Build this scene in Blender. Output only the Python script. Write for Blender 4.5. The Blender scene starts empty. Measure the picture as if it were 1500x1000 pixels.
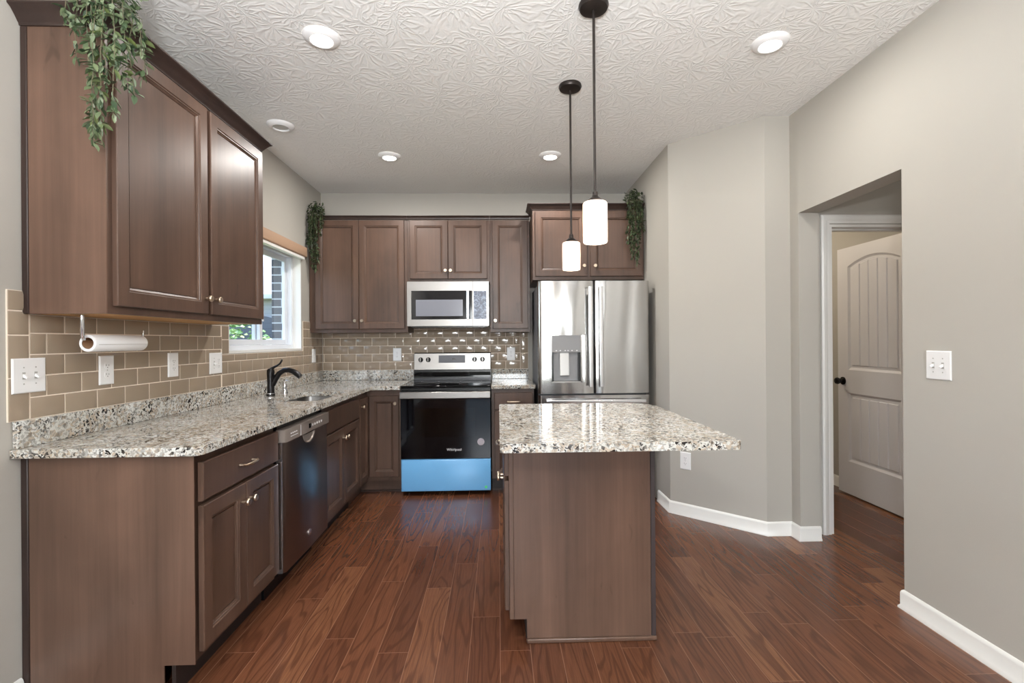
import bpy, bmesh, math, random
from mathutils import Matrix, Vector
R = math.radians
PI = math.pi
SC = bpy.context.scene
COL = SC.collection

# ------------------------------------------------------------------ camera, light, exposure
CAM_F, CAM_YAW, CAM_PITCH, CAM_ROLL, CAM_H = 707.6, 0.0292, -0.0005, 0.0077, 1.294
def make_camera():
    cy, sy = math.cos(CAM_YAW), math.sin(CAM_YAW)
    cp, sp = math.cos(CAM_PITCH), math.sin(CAM_PITCH)
    fwd = Vector((sy * cp, cy * cp, sp)); right = Vector((cy, -sy, 0)); up = right.cross(fwd)
    c, s = math.cos(CAM_ROLL), math.sin(CAM_ROLL)
    r2 = c * right - s * up; u2 = s * right + c * up
    cd = bpy.data.cameras.new('camera'); co = bpy.data.objects.new('camera', cd); COL.objects.link(co)
    cd.sensor_fit = 'HORIZONTAL'; cd.sensor_width = 36.0; cd.lens = CAM_F / 1500 * 36
    cd.clip_start = 0.05; cd.clip_end = 200
    m = Matrix((r2, u2, -fwd)).transposed().to_4x4(); m.translation = (0, 0, CAM_H)
    co.matrix_world = m
    SC.camera = co
make_camera()

SC.view_settings.view_transform = 'Standard'
SC.view_settings.look = 'None'
SC.view_settings.gamma = 1
SC.view_settings.use_curve_mapping = False
SC.view_settings.exposure = 0.27
SC.cycles.use_denoising = True
SC.cycles.max_bounces = 10
SC.cycles.diffuse_bounces = 6
SC.cycles.glossy_bounces = 5
SC.cycles.sample_clamp_indirect = 6.0

world = bpy.data.worlds.new('sky_world'); SC.world = world; world.use_nodes = True
wn = world.node_tree; wn.nodes.clear()
wo = wn.nodes.new('ShaderNodeOutputWorld'); wb = wn.nodes.new('ShaderNodeBackground'); ws = wn.nodes.new('ShaderNodeTexSky')
ws.sky_type = 'NISHITA'; ws.sun_disc = False; ws.sun_elevation = R(50); ws.sun_rotation = R(60); ws.air_density = 1.0; ws.dust_density = 2.0
wb.inputs['Strength'].default_value = 0.9
wn.links.new(ws.outputs[0], wb.inputs[0]); wn.links.new(wb.outputs[0], wo.inputs[0])

def lamp(name, kind, loc, energy, color=(1, 1, 1), rot=(0, 0, 0), **kw):
    d = bpy.data.lights.new(name, kind); d.energy = energy; d.color = color
    for k, v in kw.items(): setattr(d, k, v)
    o = bpy.data.objects.new(name, d); COL.objects.link(o); o.location = loc; o.rotation_euler = rot
    return o
# sun on the garden only (it comes over the roof, from behind the kitchen's back wall)
lamp('sun', 'SUN', (0, 0, 20), 3.2, (1, .95, .87), rot=Vector((-.55, -.30, -.75)).to_track_quat('-Z', 'Y').to_euler(), angle=R(1))
# daylight through the glazed patio doors at the far end of the dining side, behind the camera
lamp('patio_daylight', 'AREA', (0.05, -3.27, 1.66), 98, (0.95, 0.975, 1.0), rot=(R(90), 0, 0), shape='RECTANGLE', size=1.4, size_y=.86)

# ------------------------------------------------------------------ measures
XL, YB, ZC, XR, XW = -1.737, 4.823, 2.767, 1.289, 1.936
ZT, ZB = .922, .890
YREAR = -3.3

# ------------------------------------------------------------------ materials
def srgb(r, g, b):
    f = lambda c: (c / 255 / 12.92) if c / 255 <= .04045 else ((c / 255 + .055) / 1.055) ** 2.4
    return (f(r), f(g), f(b), 1)
class NT:
    def __init__(self, name):
        self.m = bpy.data.materials.new(name); self.m.use_nodes = True
        self.t = self.m.node_tree; self.b = self.t.nodes['Principled BSDF']
    def n(self, kind, **kw):
        x = self.t.nodes.new(kind)
        for k, v in kw.items():
            if k.startswith('i_'):
                key = k[2:]; key = int(key) if key.isdigit() else key
                x.inputs[key].default_value = v
            else: setattr(x, k, v)
        return x
    def l(self, a, b): self.t.links.new(a, b)
    def set(self, **kw):
        for k, v in kw.items(): self.b.inputs[k.replace('_', ' ')].default_value = v
        return self
    def ramp(self, fac, stops, interp='LINEAR'):
        r = self.n('ShaderNodeValToRGB'); r.color_ramp.interpolation = interp
        el = r.color_ramp.elements
        while len(el) < len(stops): el.new(.5)
        for e, (p, c) in zip(el, stops): e.position = p; e.color = c
        self.l(fac, r.inputs[0]); return r.outputs[0]
    def math(self, op, a, b=None, c=None):
        x = self.n('ShaderNodeMath', operation=op)
        for i, v in enumerate((a, b, c)):
            if v is None: continue
            if isinstance(v, (int, float)): x.inputs[i].default_value = v
            else: self.l(v, x.inputs[i])
        return x.outputs[0]
    def mix(self, fac, a, b, mode='MIX'):
        x = self.n('ShaderNodeMix', data_type='RGBA', blend_type=mode)
        for s, v in ((x.inputs[0], fac), (x.inputs[6], a), (x.inputs[7], b)):
            if isinstance(v, (int, float, tuple)): s.default_value = v
            else: self.l(v, s)
        return x.outputs[2]
    def coords(self, kind='Object', scale=(1, 1, 1), loc=None):
        tc = self.n('ShaderNodeTexCoord'); mp = self.n('ShaderNodeMapping'); mp.inputs['Scale'].default_value = scale
        self.l(tc.outputs[kind], mp.inputs[0])
        if loc is not None: self.l(loc, mp.inputs['Location'])
        return mp.outputs[0]
    def noise(self, vec, scale, detail=3, rough=.5, dist=0):
        x = self.n('ShaderNodeTexNoise'); x.inputs['Scale'].default_value = scale; x.inputs['Detail'].default_value = detail
        x.inputs['Roughness'].default_value = rough; x.inputs['Distortion'].default_value = dist
        self.l(vec, x.inputs['Vector']); return x.outputs['Fac']
    def bump(self, h, strength=.2, dist=.01):
        x = self.n('ShaderNodeBump'); x.inputs['Strength'].default_value = strength; x.inputs['Distance'].default_value = dist
        self.l(h, x.inputs['Height']); self.l(x.outputs[0], self.b.inputs['Normal'])
def plain(name, col, rough=.5, metal=0, spec=.5, **kw):
    m = NT(name); m.set(Base_Color=srgb(*col), Roughness=rough, Metallic=metal)
    m.b.inputs['Specular IOR Level'].default_value = spec
    for k, v in kw.items(): m.b.inputs[k.replace('_', ' ')].default_value = v
    return m.m
def rand_offset(m, k=37.0):
    oi = m.n('ShaderNodeObjectInfo'); cx = m.n('ShaderNodeCombineXYZ')
    v = m.math('MULTIPLY', oi.outputs['Random'], k)
    for i in range(3): m.l(v, cx.inputs[i])
    return cx.outputs[0]

def mat_paint(name, col, bump=.06, rough=.6):
    m = NT(name); v = m.coords()
    n = m.noise(v, 1.3, 2)
    a = srgb(*col); b = srgb(*[c * .972 for c in col])
    m.l(m.mix(n, a, b), m.b.inputs['Base Color'])
    m.set(Roughness=rough); m.b.inputs['Specular IOR Level'].default_value = .3
    m.bump(m.noise(v, 220, 2), bump, .003)
    return m.m
def mat_wood(name, dark, light, rough=.36):
    m = NT(name); off = rand_offset(m)
    g = m.noise(m.coords(scale=(26, 26, .9), loc=off), 1.6, 5, .62, .35)
    bl = m.noise(m.coords(scale=(1.6, 1.6, .9), loc=off), 2.2, 3, .55, .4)
    st = m.noise(m.coords(scale=(7, 7, .12), loc=off), 1.3, 2)
    f = m.math('ADD', m.math('MULTIPLY', g, .34), m.math('ADD', m.math('MULTIPLY', bl, .46), m.math('MULTIPLY', st, .34)))
    c = m.ramp(f, [(.34, srgb(*dark)), (.78, srgb(*light))])
    kn = m.noise(m.coords(scale=(8, 8, 3.2), loc=off), 2.3, 2, .5, .8)
    kf = m.ramp(kn, [(.70, (0, 0, 0, 1)), (.80, (1, 1, 1, 1))])
    m.l(m.mix(m.math('MULTIPLY', kf, .35), c, srgb(*[q * .62 for q in dark])), m.b.inputs['Base Color'])
    m.set(Roughness=rough); m.b.inputs['Specular IOR Level'].default_value = .42
    m.bump(g, .05, .002)
    return m.m
def mat_granite():
    m = NT('speckled_granite'); tc = m.n('ShaderNodeTexCoord'); v = tc.outputs['Object']
    nz = m.n('ShaderNodeTexNoise'); nz.inputs['Scale'].default_value = 60; nz.inputs['Detail'].default_value = 2; m.l(v, nz.inputs['Vector'])
    sc = m.n('ShaderNodeVectorMath', operation='SCALE'); sc.inputs['Scale'].default_value = .022; m.l(nz.outputs['Color'], sc.inputs[0])
    ad = m.n('ShaderNodeVectorMath', operation='ADD'); m.l(v, ad.inputs[0]); m.l(sc.outputs[0], ad.inputs[1])
    def cells(scale):
        vo = m.n('ShaderNodeTexVoronoi'); vo.inputs['Scale'].default_value = scale; m.l(ad.outputs[0], vo.inputs['Vector'])
        h = m.n('ShaderNodeSeparateColor'); m.l(vo.outputs['Color'], h.inputs[0]); return h.outputs
    w = m.noise(v, 9, 3)
    base = m.ramp(w, [(.32, srgb(182, 178, 169)), (.5, srgb(201, 200, 194)), (.7, srgb(215, 216, 213))])
    a = cells(84); b = cells(130); c3 = cells(190)
    c = m.mix(m.math('MULTIPLY', m.math('GREATER_THAN', a[1], .68), .66), base, srgb(168, 147, 122))
    c = m.mix(m.math('MULTIPLY', m.math('GREATER_THAN', b[1], .70), .62), c, srgb(138, 134, 128))
    cl = m.ramp(m.noise(v, 11, 2), [(.36, (.25, .25, .25, 1)), (.58, (1, 1, 1, 1))])
    bk = m.math('MAXIMUM', m.math('GREATER_THAN', a[0], .89), m.math('MAXIMUM', m.math('GREATER_THAN', b[0], .875), m.math('MULTIPLY', m.math('GREATER_THAN', c3[0], .90), .8)))
    c = m.mix(m.math('MULTIPLY', bk, cl), c, srgb(36, 32, 31))
    m.l(c, m.b.inputs['Base Color'])
    m.set(Roughness=.06)
    return m.m
def mat_floor():
    m = NT('oak_plank_floor')
    W, L = .1275, 1.05
    tc = m.n('ShaderNodeTexCoord'); s = m.n('ShaderNodeSeparateXYZ'); m.l(tc.outputs['Object'], s.inputs[0])
    xv = m.math('DIVIDE', s.outputs[0], W); row = m.math('FLOOR', xv)
    wn_ = m.n('ShaderNodeTexWhiteNoise', noise_dimensions='1D'); m.l(row, wn_.inputs['W'])
    yv = m.math('ADD', m.math('DIVIDE', s.outputs[1], L), m.math('MULTIPLY', wn_.outputs['Value'], 17.3))
    col = m.math('FLOOR', yv)
    cv = m.n('ShaderNodeCombineXYZ'); m.l(row, cv.inputs[0]); m.l(col, cv.inputs[1])
    w2 = m.n('ShaderNodeTexWhiteNoise', noise_dimensions='2D'); m.l(cv.outputs[0], w2.inputs['Vector'])
    rnd = w2.outputs['Value']
    # seams
    fx = m.math('FRACT', xv); fy = m.math('FRACT', yv)
    dx = m.math('MULTIPLY', m.math('MINIMUM', fx, m.math('SUBTRACT', 1, fx)), W)
    dy = m.math('MULTIPLY', m.math('MINIMUM', fy, m.math('SUBTRACT', 1, fy)), L)
    d = m.math('MINIMUM', dx, dy)
    seam = m.ramp(m.math('DIVIDE', d, .003), [(.0, (1, 1, 1, 1)), (.5, (.4, .4, .4, 1)), (.62, (0, 0, 0, 1))])
    # cathedral oak grain, shifted per plank
    gv = m.n('ShaderNodeCombineXYZ')
    m.l(m.math('ADD', m.math('MULTIPLY', s.outputs[0], 1.0), m.math('MULTIPLY', rnd, 31.0)), gv.inputs[0])
    m.l(m.math('ADD', m.math('MULTIPLY', s.outputs[1], .10), m.math('MULTIPLY', rnd, 57.0)), gv.inputs[1])
    big = m.noise(gv.outputs[0], 7.5, 2, .5, .3)
    rings = m.math('SINE', m.math('MULTIPLY', big, 75))
    ringc = m.ramp(rings, [(.35, (0, 0, 0, 1)), (.95, (1, 1, 1, 1))])
    gf = m.n('ShaderNodeCombineXYZ')
    m.l(m.math('ADD', s.outputs[0], m.math('MULTIPLY', rnd, 13.0)), gf.inputs[0]); m.l(m.math('MULTIPLY', s.outputs[1], .03), gf.inputs[1])
    fine = m.noise(gf.outputs[0], 190, 3, .6)
    base = m.ramp(rnd, [(0, srgb(89, 54, 37)), (.4, srgb(100, 62, 42)), (.75, srgb(108, 68, 46)), (1, srgb(131, 88, 60))])
    c = m.mix(m.math('MULTIPLY', ringc, .55), base, srgb(66, 36, 25))
    c = m.mix(m.math('MULTIPLY', m.ramp(fine, [(.42, (1, 1, 1, 1)), (.60, (0, 0, 0, 1))]), .38), c, srgb(70, 40, 29))
    c = m.mix(m.math('MULTIPLY', seam, .42), c, srgb(170, 126, 100))  # pale seam colour paints the highlight on the plank bevels
    m.l(c, m.b.inputs['Base Color'])
    rr = m.math('ADD', .18, m.math('MULTIPLY', m.noise(tc.outputs['Object'], 5, 3), .10)); m.l(rr, m.b.inputs['Roughness'])
    m.b.inputs['Specular IOR Level'].default_value = .38
    h = m.math('SUBTRACT', m.math('MULTIPLY', fine, .25), m.math('ADD', m.math('MULTIPLY', seam, 1.0), m.math('MULTIPLY', ringc, .18)))
    m.bump(h, .07, .002)
    return m.m
def mat_ceiling():
    m = NT('stomped_ceiling_texture'); m.set(Base_Color=srgb(236, 236, 234), Roughness=.75)
    m.b.inputs['Specular IOR Level'].default_value = .2
    tc = m.n('ShaderNodeTexCoord')
    nz = m.n('ShaderNodeTexNoise'); nz.inputs['Scale'].default_value = 9; nz.inputs['Detail'].default_value = 2
    m.l(tc.outputs['Object'], nz.inputs['Vector'])
    off = m.n('ShaderNodeVectorMath', operation='SCALE'); off.inputs['Scale'].default_value = .07
    m.l(nz.outputs['Color'], off.inputs[0])
    ad = m.n('ShaderNodeVectorMath', operation='ADD'); m.l(tc.outputs['Object'], ad.inputs[0]); m.l(off.outputs[0], ad.inputs[1])
    def stars(scale, rays, shift):
        sh = m.n('ShaderNodeVectorMath', operation='ADD'); m.l(ad.outputs[0], sh.inputs[0]); sh.inputs[1].default_value = shift
        vo = m.n('ShaderNodeTexVoronoi', voronoi_dimensions='2D'); vo.inputs['Scale'].default_value = scale
        m.l(sh.outputs[0], vo.inputs['Vector'])
        df = m.n('ShaderNodeVectorMath', operation='SUBTRACT'); m.l(sh.outputs[0], df.inputs[0])
        m.l(vo.outputs['Position'], df.inputs[1])
        sx = m.n('ShaderNodeSeparateXYZ'); m.l(df.outputs[0], sx.inputs[0])
        an = m.math('ARCTAN2', sx.outputs[1], sx.outputs[0])
        r = m.math('SINE', m.math('ADD', m.math('MULTIPLY', an, rays), m.math('MULTIPLY', nz.outputs['Fac'], 9)))
        return m.math('MULTIPLY', m.math('POWER', m.math('MAXIMUM', r, 0), 1.5), m.ramp(vo.outputs['Distance'], [(0, (.2, .2, .2, 1)), (.15, (1, 1, 1, 1)), (.8, (.5, .5, .5, 1))]))
    h = m.math('MAXIMUM', stars(5.2, 13, (0, 0, 0)), stars(6.1, 11, (3.1, 7.7, 0)))
    h = m.math('ADD', h, m.math('MULTIPLY', m.noise(tc.outputs['Object'], 60, 3), .5))
    m.bump(h, .32, .008)
    return m.m
def mat_steel(name, col=(186, 186, 188), rough=.24, axis='x', streak=.10, wav=0.0):
    m = NT(name); m.set(Base_Color=srgb(*col), Metallic=1.0)
    sc = {'x': (1.5, 300, 300), 'z': (300, 300, 1.5)}[axis]
    n = m.noise(m.coords(scale=sc), 1.0, 3)
    m.l(m.math('ADD', rough - streak / 2, m.math('MULTIPLY', n, streak)), m.b.inputs['Roughness'])
    if wav:
        w = m.noise(m.coords(scale=(3.2, 3.2, .55)), 1.6, 1, .4, .2)
        m.bump(w, wav, .06)
    return m.m
def mat_leaf(name, cols):
    m = NT(name)
    g = m.n('ShaderNodeNewGeometry')
    st = [(i / (len(cols) - 1), srgb(*c)) for i, c in enumerate(cols)]
    m.l(m.ramp(g.outputs['Random Per Island'], st), m.b.inputs['Base Color'])
    m.set(Roughness=.45)
    return m.m
def mat_emit(name, col, strength, base=(240, 236, 228)):
    m = NT(name); m.set(Base_Color=srgb(*base), Roughness=.35, Emission_Color=srgb(*col), Emission_Strength=strength)
    return m.m
def mat_glass(name, tint=(255, 255, 255), rough=0.0, mixf=.12):
    m = NT(name); t = m.t
    tr = m.n('ShaderNodeBsdfTransparent'); tr.inputs[0].default_value = srgb(*tint)
    gl = m.n('ShaderNodeBsdfGlossy'); gl.inputs['Roughness'].default_value = rough
    mx = m.n('ShaderNodeMixShader'); fr = m.n('ShaderNodeFresnel'); fr.inputs[0].default_value = 1.45
    g = m.n('ShaderNodeNewGeometry')
    m.l(m.math('MULTIPLY', fr.outputs[0], m.math('SUBTRACT', 1, g.outputs['Backfacing'])), mx.inputs[0]); m.l(tr.outputs[0], mx.inputs[1]); m.l(gl.outputs[0], mx.inputs[2])
    m.l(mx.outputs[0], t.nodes['Material Output'].inputs[0]); t.nodes.remove(m.b)
    return m.m
def mat_brick_wall():
    m = NT('grey_brick'); b = m.n('ShaderNodeTexBrick'); b.inputs['Scale'].default_value = 1
    b.inputs['Brick Width'].default_value = .2; b.inputs['Row Height'].default_value = .07; b.inputs['Mortar Size'].default_value = .006
    b.inputs['Color1'].default_value = srgb(112, 110, 112); b.inputs['Color2'].default_value = srgb(88, 86, 90); b.inputs['Mortar'].default_value = srgb(200, 200, 200)
    tc = m.n('ShaderNodeTexCoord'); s = m.n('ShaderNodeSeparateXYZ'); c = m.n('ShaderNodeCombineXYZ')
    m.l(tc.outputs['Object'], s.inputs[0]); m.l(m.math('ADD', s.outputs[0], s.outputs[1]), c.inputs[0]); m.l(s.outputs[2], c.inputs[1])
    m.l(c.outputs[0], b.inputs['Vector']); m.l(b.outputs[0], m.b.inputs['Base Color']); m.set(Roughness=.85)
    return m.m
def mat_bands(name, a, b, pitch, rough=.6):
    m = NT(name); tc = m.n('ShaderNodeTexCoord'); s = m.n('ShaderNodeSeparateXYZ'); m.l(tc.outputs['Object'], s.inputs[0])
    f = m.math('FRACT', m.math('DIVIDE', s.outputs[2], pitch))
    m.l(m.ramp(f, [(.0, srgb(*b)), (.10, srgb(*a))]), m.b.inputs['Base Color']); m.set(Roughness=rough)
    return m.m
def mat_film(name, a, b, rough=.25):
    m = NT(name); v = m.coords()
    n = m.noise(v, 38, 4, .7, 1.2)
    m.l(m.ramp(n, [(.46, srgb(*a)), (.70, srgb(*b))]), m.b.inputs['Base Color']); m.set(Roughness=rough)
    m.bump(n, .25, .004)
    return m.m

M = {}
M['wall'] = mat_paint('greige_wall_paint', (179, 175, 167))
M['ceiling'] = mat_ceiling()
M['trim'] = plain('white_trim_paint', (232, 231, 227), .35)
M['doorpaint'] = plain('door_paint', (222, 220, 222), .4)
M['floor'] = mat_floor()
M['wood'] = mat_wood('stained_maple', (60, 45, 37), (99, 75, 62))
M['panel'] = mat_wood('stained_end_panel', (70, 53, 43), (111, 85, 71), .33)
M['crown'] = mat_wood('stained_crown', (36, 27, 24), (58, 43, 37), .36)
M['raw'] = plain('raw_maple_underside', (190, 146, 92), .6)
M['toe'] = plain('toe_kick_shaded', (34, 25, 22), .5)  # darkened to paint in the shade of the toe recess
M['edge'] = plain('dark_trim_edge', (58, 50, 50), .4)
M['granite'] = mat_granite()
M['tile'] = plain('taupe_glazed_tile', (152, 136, 118), .09)
M['grout'] = plain('cream_grout', (236, 222, 206), .8)
M['steel'] = mat_steel('brushed_steel', (152, 149, 146), .32, 'x')
M['fridge'] = mat_steel('refrigerator_steel', (192, 191, 190), .16, 'z', .05, .32)
M['fridge_side'] = plain('refrigerator_grey_side', (96, 97, 100), .45)
M['handle_steel'] = mat_steel('handle_steel', (226, 226, 228), .2, 'z')
M['slate'] = mat_steel('dark_slate_steel', (138, 124, 119), .30, 'z', .08, .10)
M['slate_light'] = plain('slate_strip', (150, 139, 132), .32, .35)
M['black'] = plain('black_enamel', (14, 14, 16), .25)
M['blackglass'] = plain('black_glass', (5, 5, 8), .04, 0, .3)
M['cavity'] = plain('oven_cavity', (38, 38, 46), .5)
M['ovenglass'] = mat_glass('oven_glass', (70, 68, 78))
M['chrome'] = plain('chrome', (226, 226, 228), .12, 1)
M['nickel'] = plain('brushed_nickel', (214, 196, 174), .28, 1)
M['bronze'] = plain('oil_rubbed_bronze', (52, 46, 43), .4, .6)
M['faucet'] = plain('matte_black_bronze', (26, 24, 25), .28, .5)
M['white'] = plain('white_plastic', (236, 236, 236), .35)
M['slot'] = plain('dark_slot', (60, 58, 56), .6)
M['paper'] = plain('white_paper', (240, 241, 243), .9)
M['cardboard'] = plain('brown_card', (176, 138, 104), .9)
M['blue'] = plain('blue_protective_film', (118, 184, 236), .22)
M['grey_panel'] = plain('grey_plastic_panel', (140, 140, 142), .35)
M['displaygrey'] = plain('display_film', (104, 104, 108), .3)
M['greydark'] = plain('dark_grey_plastic', (70, 70, 74), .4)
M['shade'] = plain('tan_wood_valance', (170, 140, 116), .5)
M['vinyl'] = plain('white_vinyl', (228, 232, 238), .3)
M['glass'] = mat_glass('window_glass')
M['lens_on'] = mat_emit('lit_lens', (255, 248, 238), 9)
M['lens_off'] = plain('frosted_lens', (176, 175, 170), .4)
def mat_opal():
    m = NT('lit_opal_glass'); m.set(Base_Color=srgb(244, 238, 230), Roughness=.3, Emission_Color=srgb(255, 232, 214), Emission_Strength=.50)
    tr = m.n('ShaderNodeBsdfTransparent'); tr.inputs[0].default_value = srgb(255, 244, 232); mx = m.n('ShaderNodeMixShader'); mx.inputs[0].default_value = .74
    m.l(tr.outputs[0], mx.inputs[1]); m.l(m.b.outputs[0], mx.inputs[2]); m.l(mx.outputs[0], m.t.nodes['Material Output'].inputs[0]); return m.m
M['shade_glass'] = mat_opal()
M['film'] = mat_film('protective_film', (34, 46, 72), (150, 166, 190))
M['mwglass'] = plain('microwave_window_mesh', (122, 124, 134), .18)
M['mwblack'] = plain('microwave_glass', (20, 20, 24), .08)
M['sticker'] = plain('grey_sticker', (176, 170, 178), .5)
M['green'] = plain('green_sticker', (90, 226, 140), .5)
M['letter'] = plain('white_lettering', (235, 235, 238), .4)
M['knobblack'] = plain('black_doorknob', (12, 11, 12), .25)
M['leaf_near'] = mat_leaf('eucalyptus_leaf', [(44, 62, 42), (66, 84, 54), (92, 106, 74), (118, 130, 104), (84, 96, 48)])
M['leaf'] = mat_leaf('ivy_leaf', [(30, 40, 26), (48, 60, 38), (66, 80, 50), (86, 98, 66)])
M['stem'] = plain('vine_stem', (96, 92, 70), .7)
M['brick'] = mat_brick_wall()
M['siding'] = mat_bands('grey_siding', (150, 152, 158), (110, 112, 118), .15)
M['darkbay'] = mat_bands('dark_board_cladding', (86, 88, 98), (64, 66, 74), .2)
M['roof'] = mat_bands('pale_shingle_roof', (196, 196, 198), (160, 160, 164), .22)
M['fence'] = plain('white_fence_paint', (238, 236, 228), .6)
M['lawn'] = plain('lawn', (120, 130, 80), .9)
M['bush'] = mat_leaf('bush_leaf', [(58, 92, 50), (96, 136, 78), (140, 170, 112), (176, 190, 140)])
M['bark'] = plain('bark', (90, 76, 62), .9)
M['mag'] = plain('off_white_card', (228, 222, 210), .8)

# ------------------------------------------------------------------ mesh builder
class MB:
    def __init__(self, mat=None):
        self.v = []; self.f = []; self.m = mat or Matrix()
    def add(self, vs, fs):
        b = len(self.v)
        self.v += [tuple(self.m @ Vector(p)) for p in vs]
        self.f += [tuple(i + b for i in f) for f in fs]
        return self
    def box(self, x0, x1, y0, y1, z0, z1):
        return self.add([(x0, y0, z0), (x1, y0, z0), (x1, y1, z0), (x0, y1, z0), (x0, y0, z1), (x1, y0, z1), (x1, y1, z1), (x0, y1, z1)],
                        [(0, 3, 2, 1), (4, 5, 6, 7), (0, 1, 5, 4), (1, 2, 6, 5), (2, 3, 7, 6), (3, 0, 4, 7)])
    def prism(self, poly, a0, a1, axis='z'):
        n = len(poly)
        g = {'z': lambda p, a: (p[0], p[1], a), 'x': lambda p, a: (a, p[0], p[1]), 'y': lambda p, a: (p[0], a, p[1])}[axis]
        vs = [g(p, a0) for p in poly] + [g(p, a1) for p in poly]
        fs = [tuple(range(n))[::-1], tuple(range(n, 2 * n))] + [(i, (i + 1) % n, n + (i + 1) % n, n + i) for i in range(n)]
        return self.add(vs, fs)
    def loops(self, loops, cap0=True, cap1=True):
        n = len(loops[0]); vs = [p for l in loops for p in l]; fs = []
        for k in range(len(loops) - 1):
            for i in range(n):
                j = (i + 1) % n
                fs.append((k * n + i, k * n + j, (k + 1) * n + j, (k + 1) * n + i))
        if cap0: fs.append(tuple(range(n))[::-1])
        if cap1: fs.append(tuple(range((len(loops) - 1) * n, len(loops) * n)))
        return self.add(vs, fs)
    def lathe(self, prof, c=(0, 0, 0), axis='z', n=24, cap0=True, cap1=True):
        L = []
        for r, h in prof:
            ring = []
            for i in range(n):
                a = 2 * PI * i / n; p, q = r * math.cos(a), r * math.sin(a)
                ring.append({'z': (c[0] + p, c[1] + q, c[2] + h), 'y': (c[0] + p, c[1] + h, c[2] + q), 'x': (c[0] + h, c[1] + p, c[2] + q)}[axis])
            L.append(ring)
        return self.loops(L, cap0, cap1)
    def tube(self, pts, r, n=10, caps=True):
        pts = [Vector(p) for p in pts]; rs = r if isinstance(r, (list, tuple)) else [r] * len(pts)
        L = []; up = None
        for i, p in enumerate(pts):
            t = (pts[min(i + 1, len(pts) - 1)] - pts[max(i - 1, 0)]).normalized()
            if up is None:
                up = Vector((0, 0, 1)) if abs(t.z) < .9 else Vector((0, 1, 0))
            a = (up - t * up.dot(t)).normalized(); b = t.cross(a); up = a
            L.append([tuple(p + (a * math.cos(2 * PI * k / n) + b * math.sin(2 * PI * k / n)) * rs[i]) for k in range(n)])
        return self.loops(L, caps, caps)
    def frame(self, x0, x1, z0, z1, rings, cap0=True, cap1=True):
        """nested rectangles facing -y: rings = [(inset, y)]"""
        return self.loops([[(x0 + i, y, z0 + i), (x1 - i, y, z0 + i), (x1 - i, y, z1 - i), (x0 + i, y, z1 - i)] for i, y in rings], cap0, cap1)
    def build(self, name, mat, parent=None, smooth=None, bevel=0, seg=2, loc=None, rotz=0, kind=None):
        me = bpy.data.meshes.new(name)
        vs = self.v
        me.from_pydata(vs, [], self.f)
        bm = bmesh.new(); bm.from_mesh(me)
        bmesh.ops.recalc_face_normals(bm, faces=bm.faces); bm.to_mesh(me); bm.free()
        if smooth is not None:
            me.shade_smooth(); me.set_sharp_from_angle(angle=R(smooth))
        me.materials.append(M[mat] if isinstance(mat, str) else mat)
        o = bpy.data.objects.new(name, me); COL.objects.link(o)
        if parent is not None: o.parent = parent
        if loc is not None: o.location = loc
        if rotz: o.rotation_euler.z = rotz
        if bevel:
            b = o.modifiers.new('bevel', 'BEVEL'); b.width = bevel; b.segments = seg; b.limit_method = 'ANGLE'; b.angle_limit = R(40)
            me.shade_smooth() if smooth is None else None
            if smooth is None: me.set_sharp_from_angle(angle=R(50))
            b.harden_normals = False
        if kind: o['kind'] = kind
        return o
def slab(outer, holes, z0, z1):
    """flat plate with holes, as a MB"""
    bm = bmesh.new(); es = []; rims = []
    for lp in [outer] + holes:
        vs = [bm.verts.new((p[0], p[1], z1)) for p in lp]
        es += [bm.edges.new((vs[i], vs[(i + 1) % len(vs)])) for i in range(len(vs))]; rims.append(vs)
    bmesh.ops.triangle_fill(bm, use_beauty=True, use_dissolve=False, edges=es)
    bm.verts.index_update(); bm.verts.ensure_lookup_table()
    mb = MB(); top = [tuple(v.co) for v in bm.verts]; n = len(top)
    fs = [tuple(v.index for v in f.verts) for f in bm.faces]
    allf = fs + [tuple(i + n for i in f[::-1]) for f in fs]
    for vs in rims:
        for i in range(len(vs)):
            a, b = vs[i].index, vs[(i + 1) % len(vs)].index
            allf.append((a, b, b + n, a + n))
    mb.add(top + [(x, y, z0) for x, y, z in top], allf); bm.free()
    return mb
def rrect(x0, x1, y0, y1, r, n=6, rs=None):
    rs = rs or (r, r, r, r); out = []
    for (cx, cy, sx, sy, a0), rr in zip(((x1, y1, -1, -1, 0), (x0, y1, 1, -1, 90), (x0, y0, 1, 1, 180), (x1, y0, -1, 1, 270)), (rs[2], rs[3], rs[0], rs[1])):
        if rr == 0: out.append((cx, cy)); continue
        for k in range(n + 1):
            a = R(a0 + 90 * k / n); out.append((cx + sx * rr + rr * math.cos(a), cy + sy * rr + rr * math.sin(a)))
    return out
def thing(name, label, cat, loc=(0, 0, 0), rotz=0, group=None):
    o = bpy.data.objects.new(name, None); COL.objects.link(o); o.location = loc; o.rotation_euler.z = rotz
    o.empty_display_size = .1
    o['label'] = label; o['category'] = cat
    if group: o['group'] = group
    return o
def tag(o, label, cat, group=None):
    o['label'] = label; o['category'] = cat
    if group: o['group'] = group
    return o
def copy_tree(o, parent=None):
    c = o.copy(); COL.objects.link(c); c.parent = parent
    for ch in list(o.children): copy_tree(ch, c)
    return c
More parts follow.
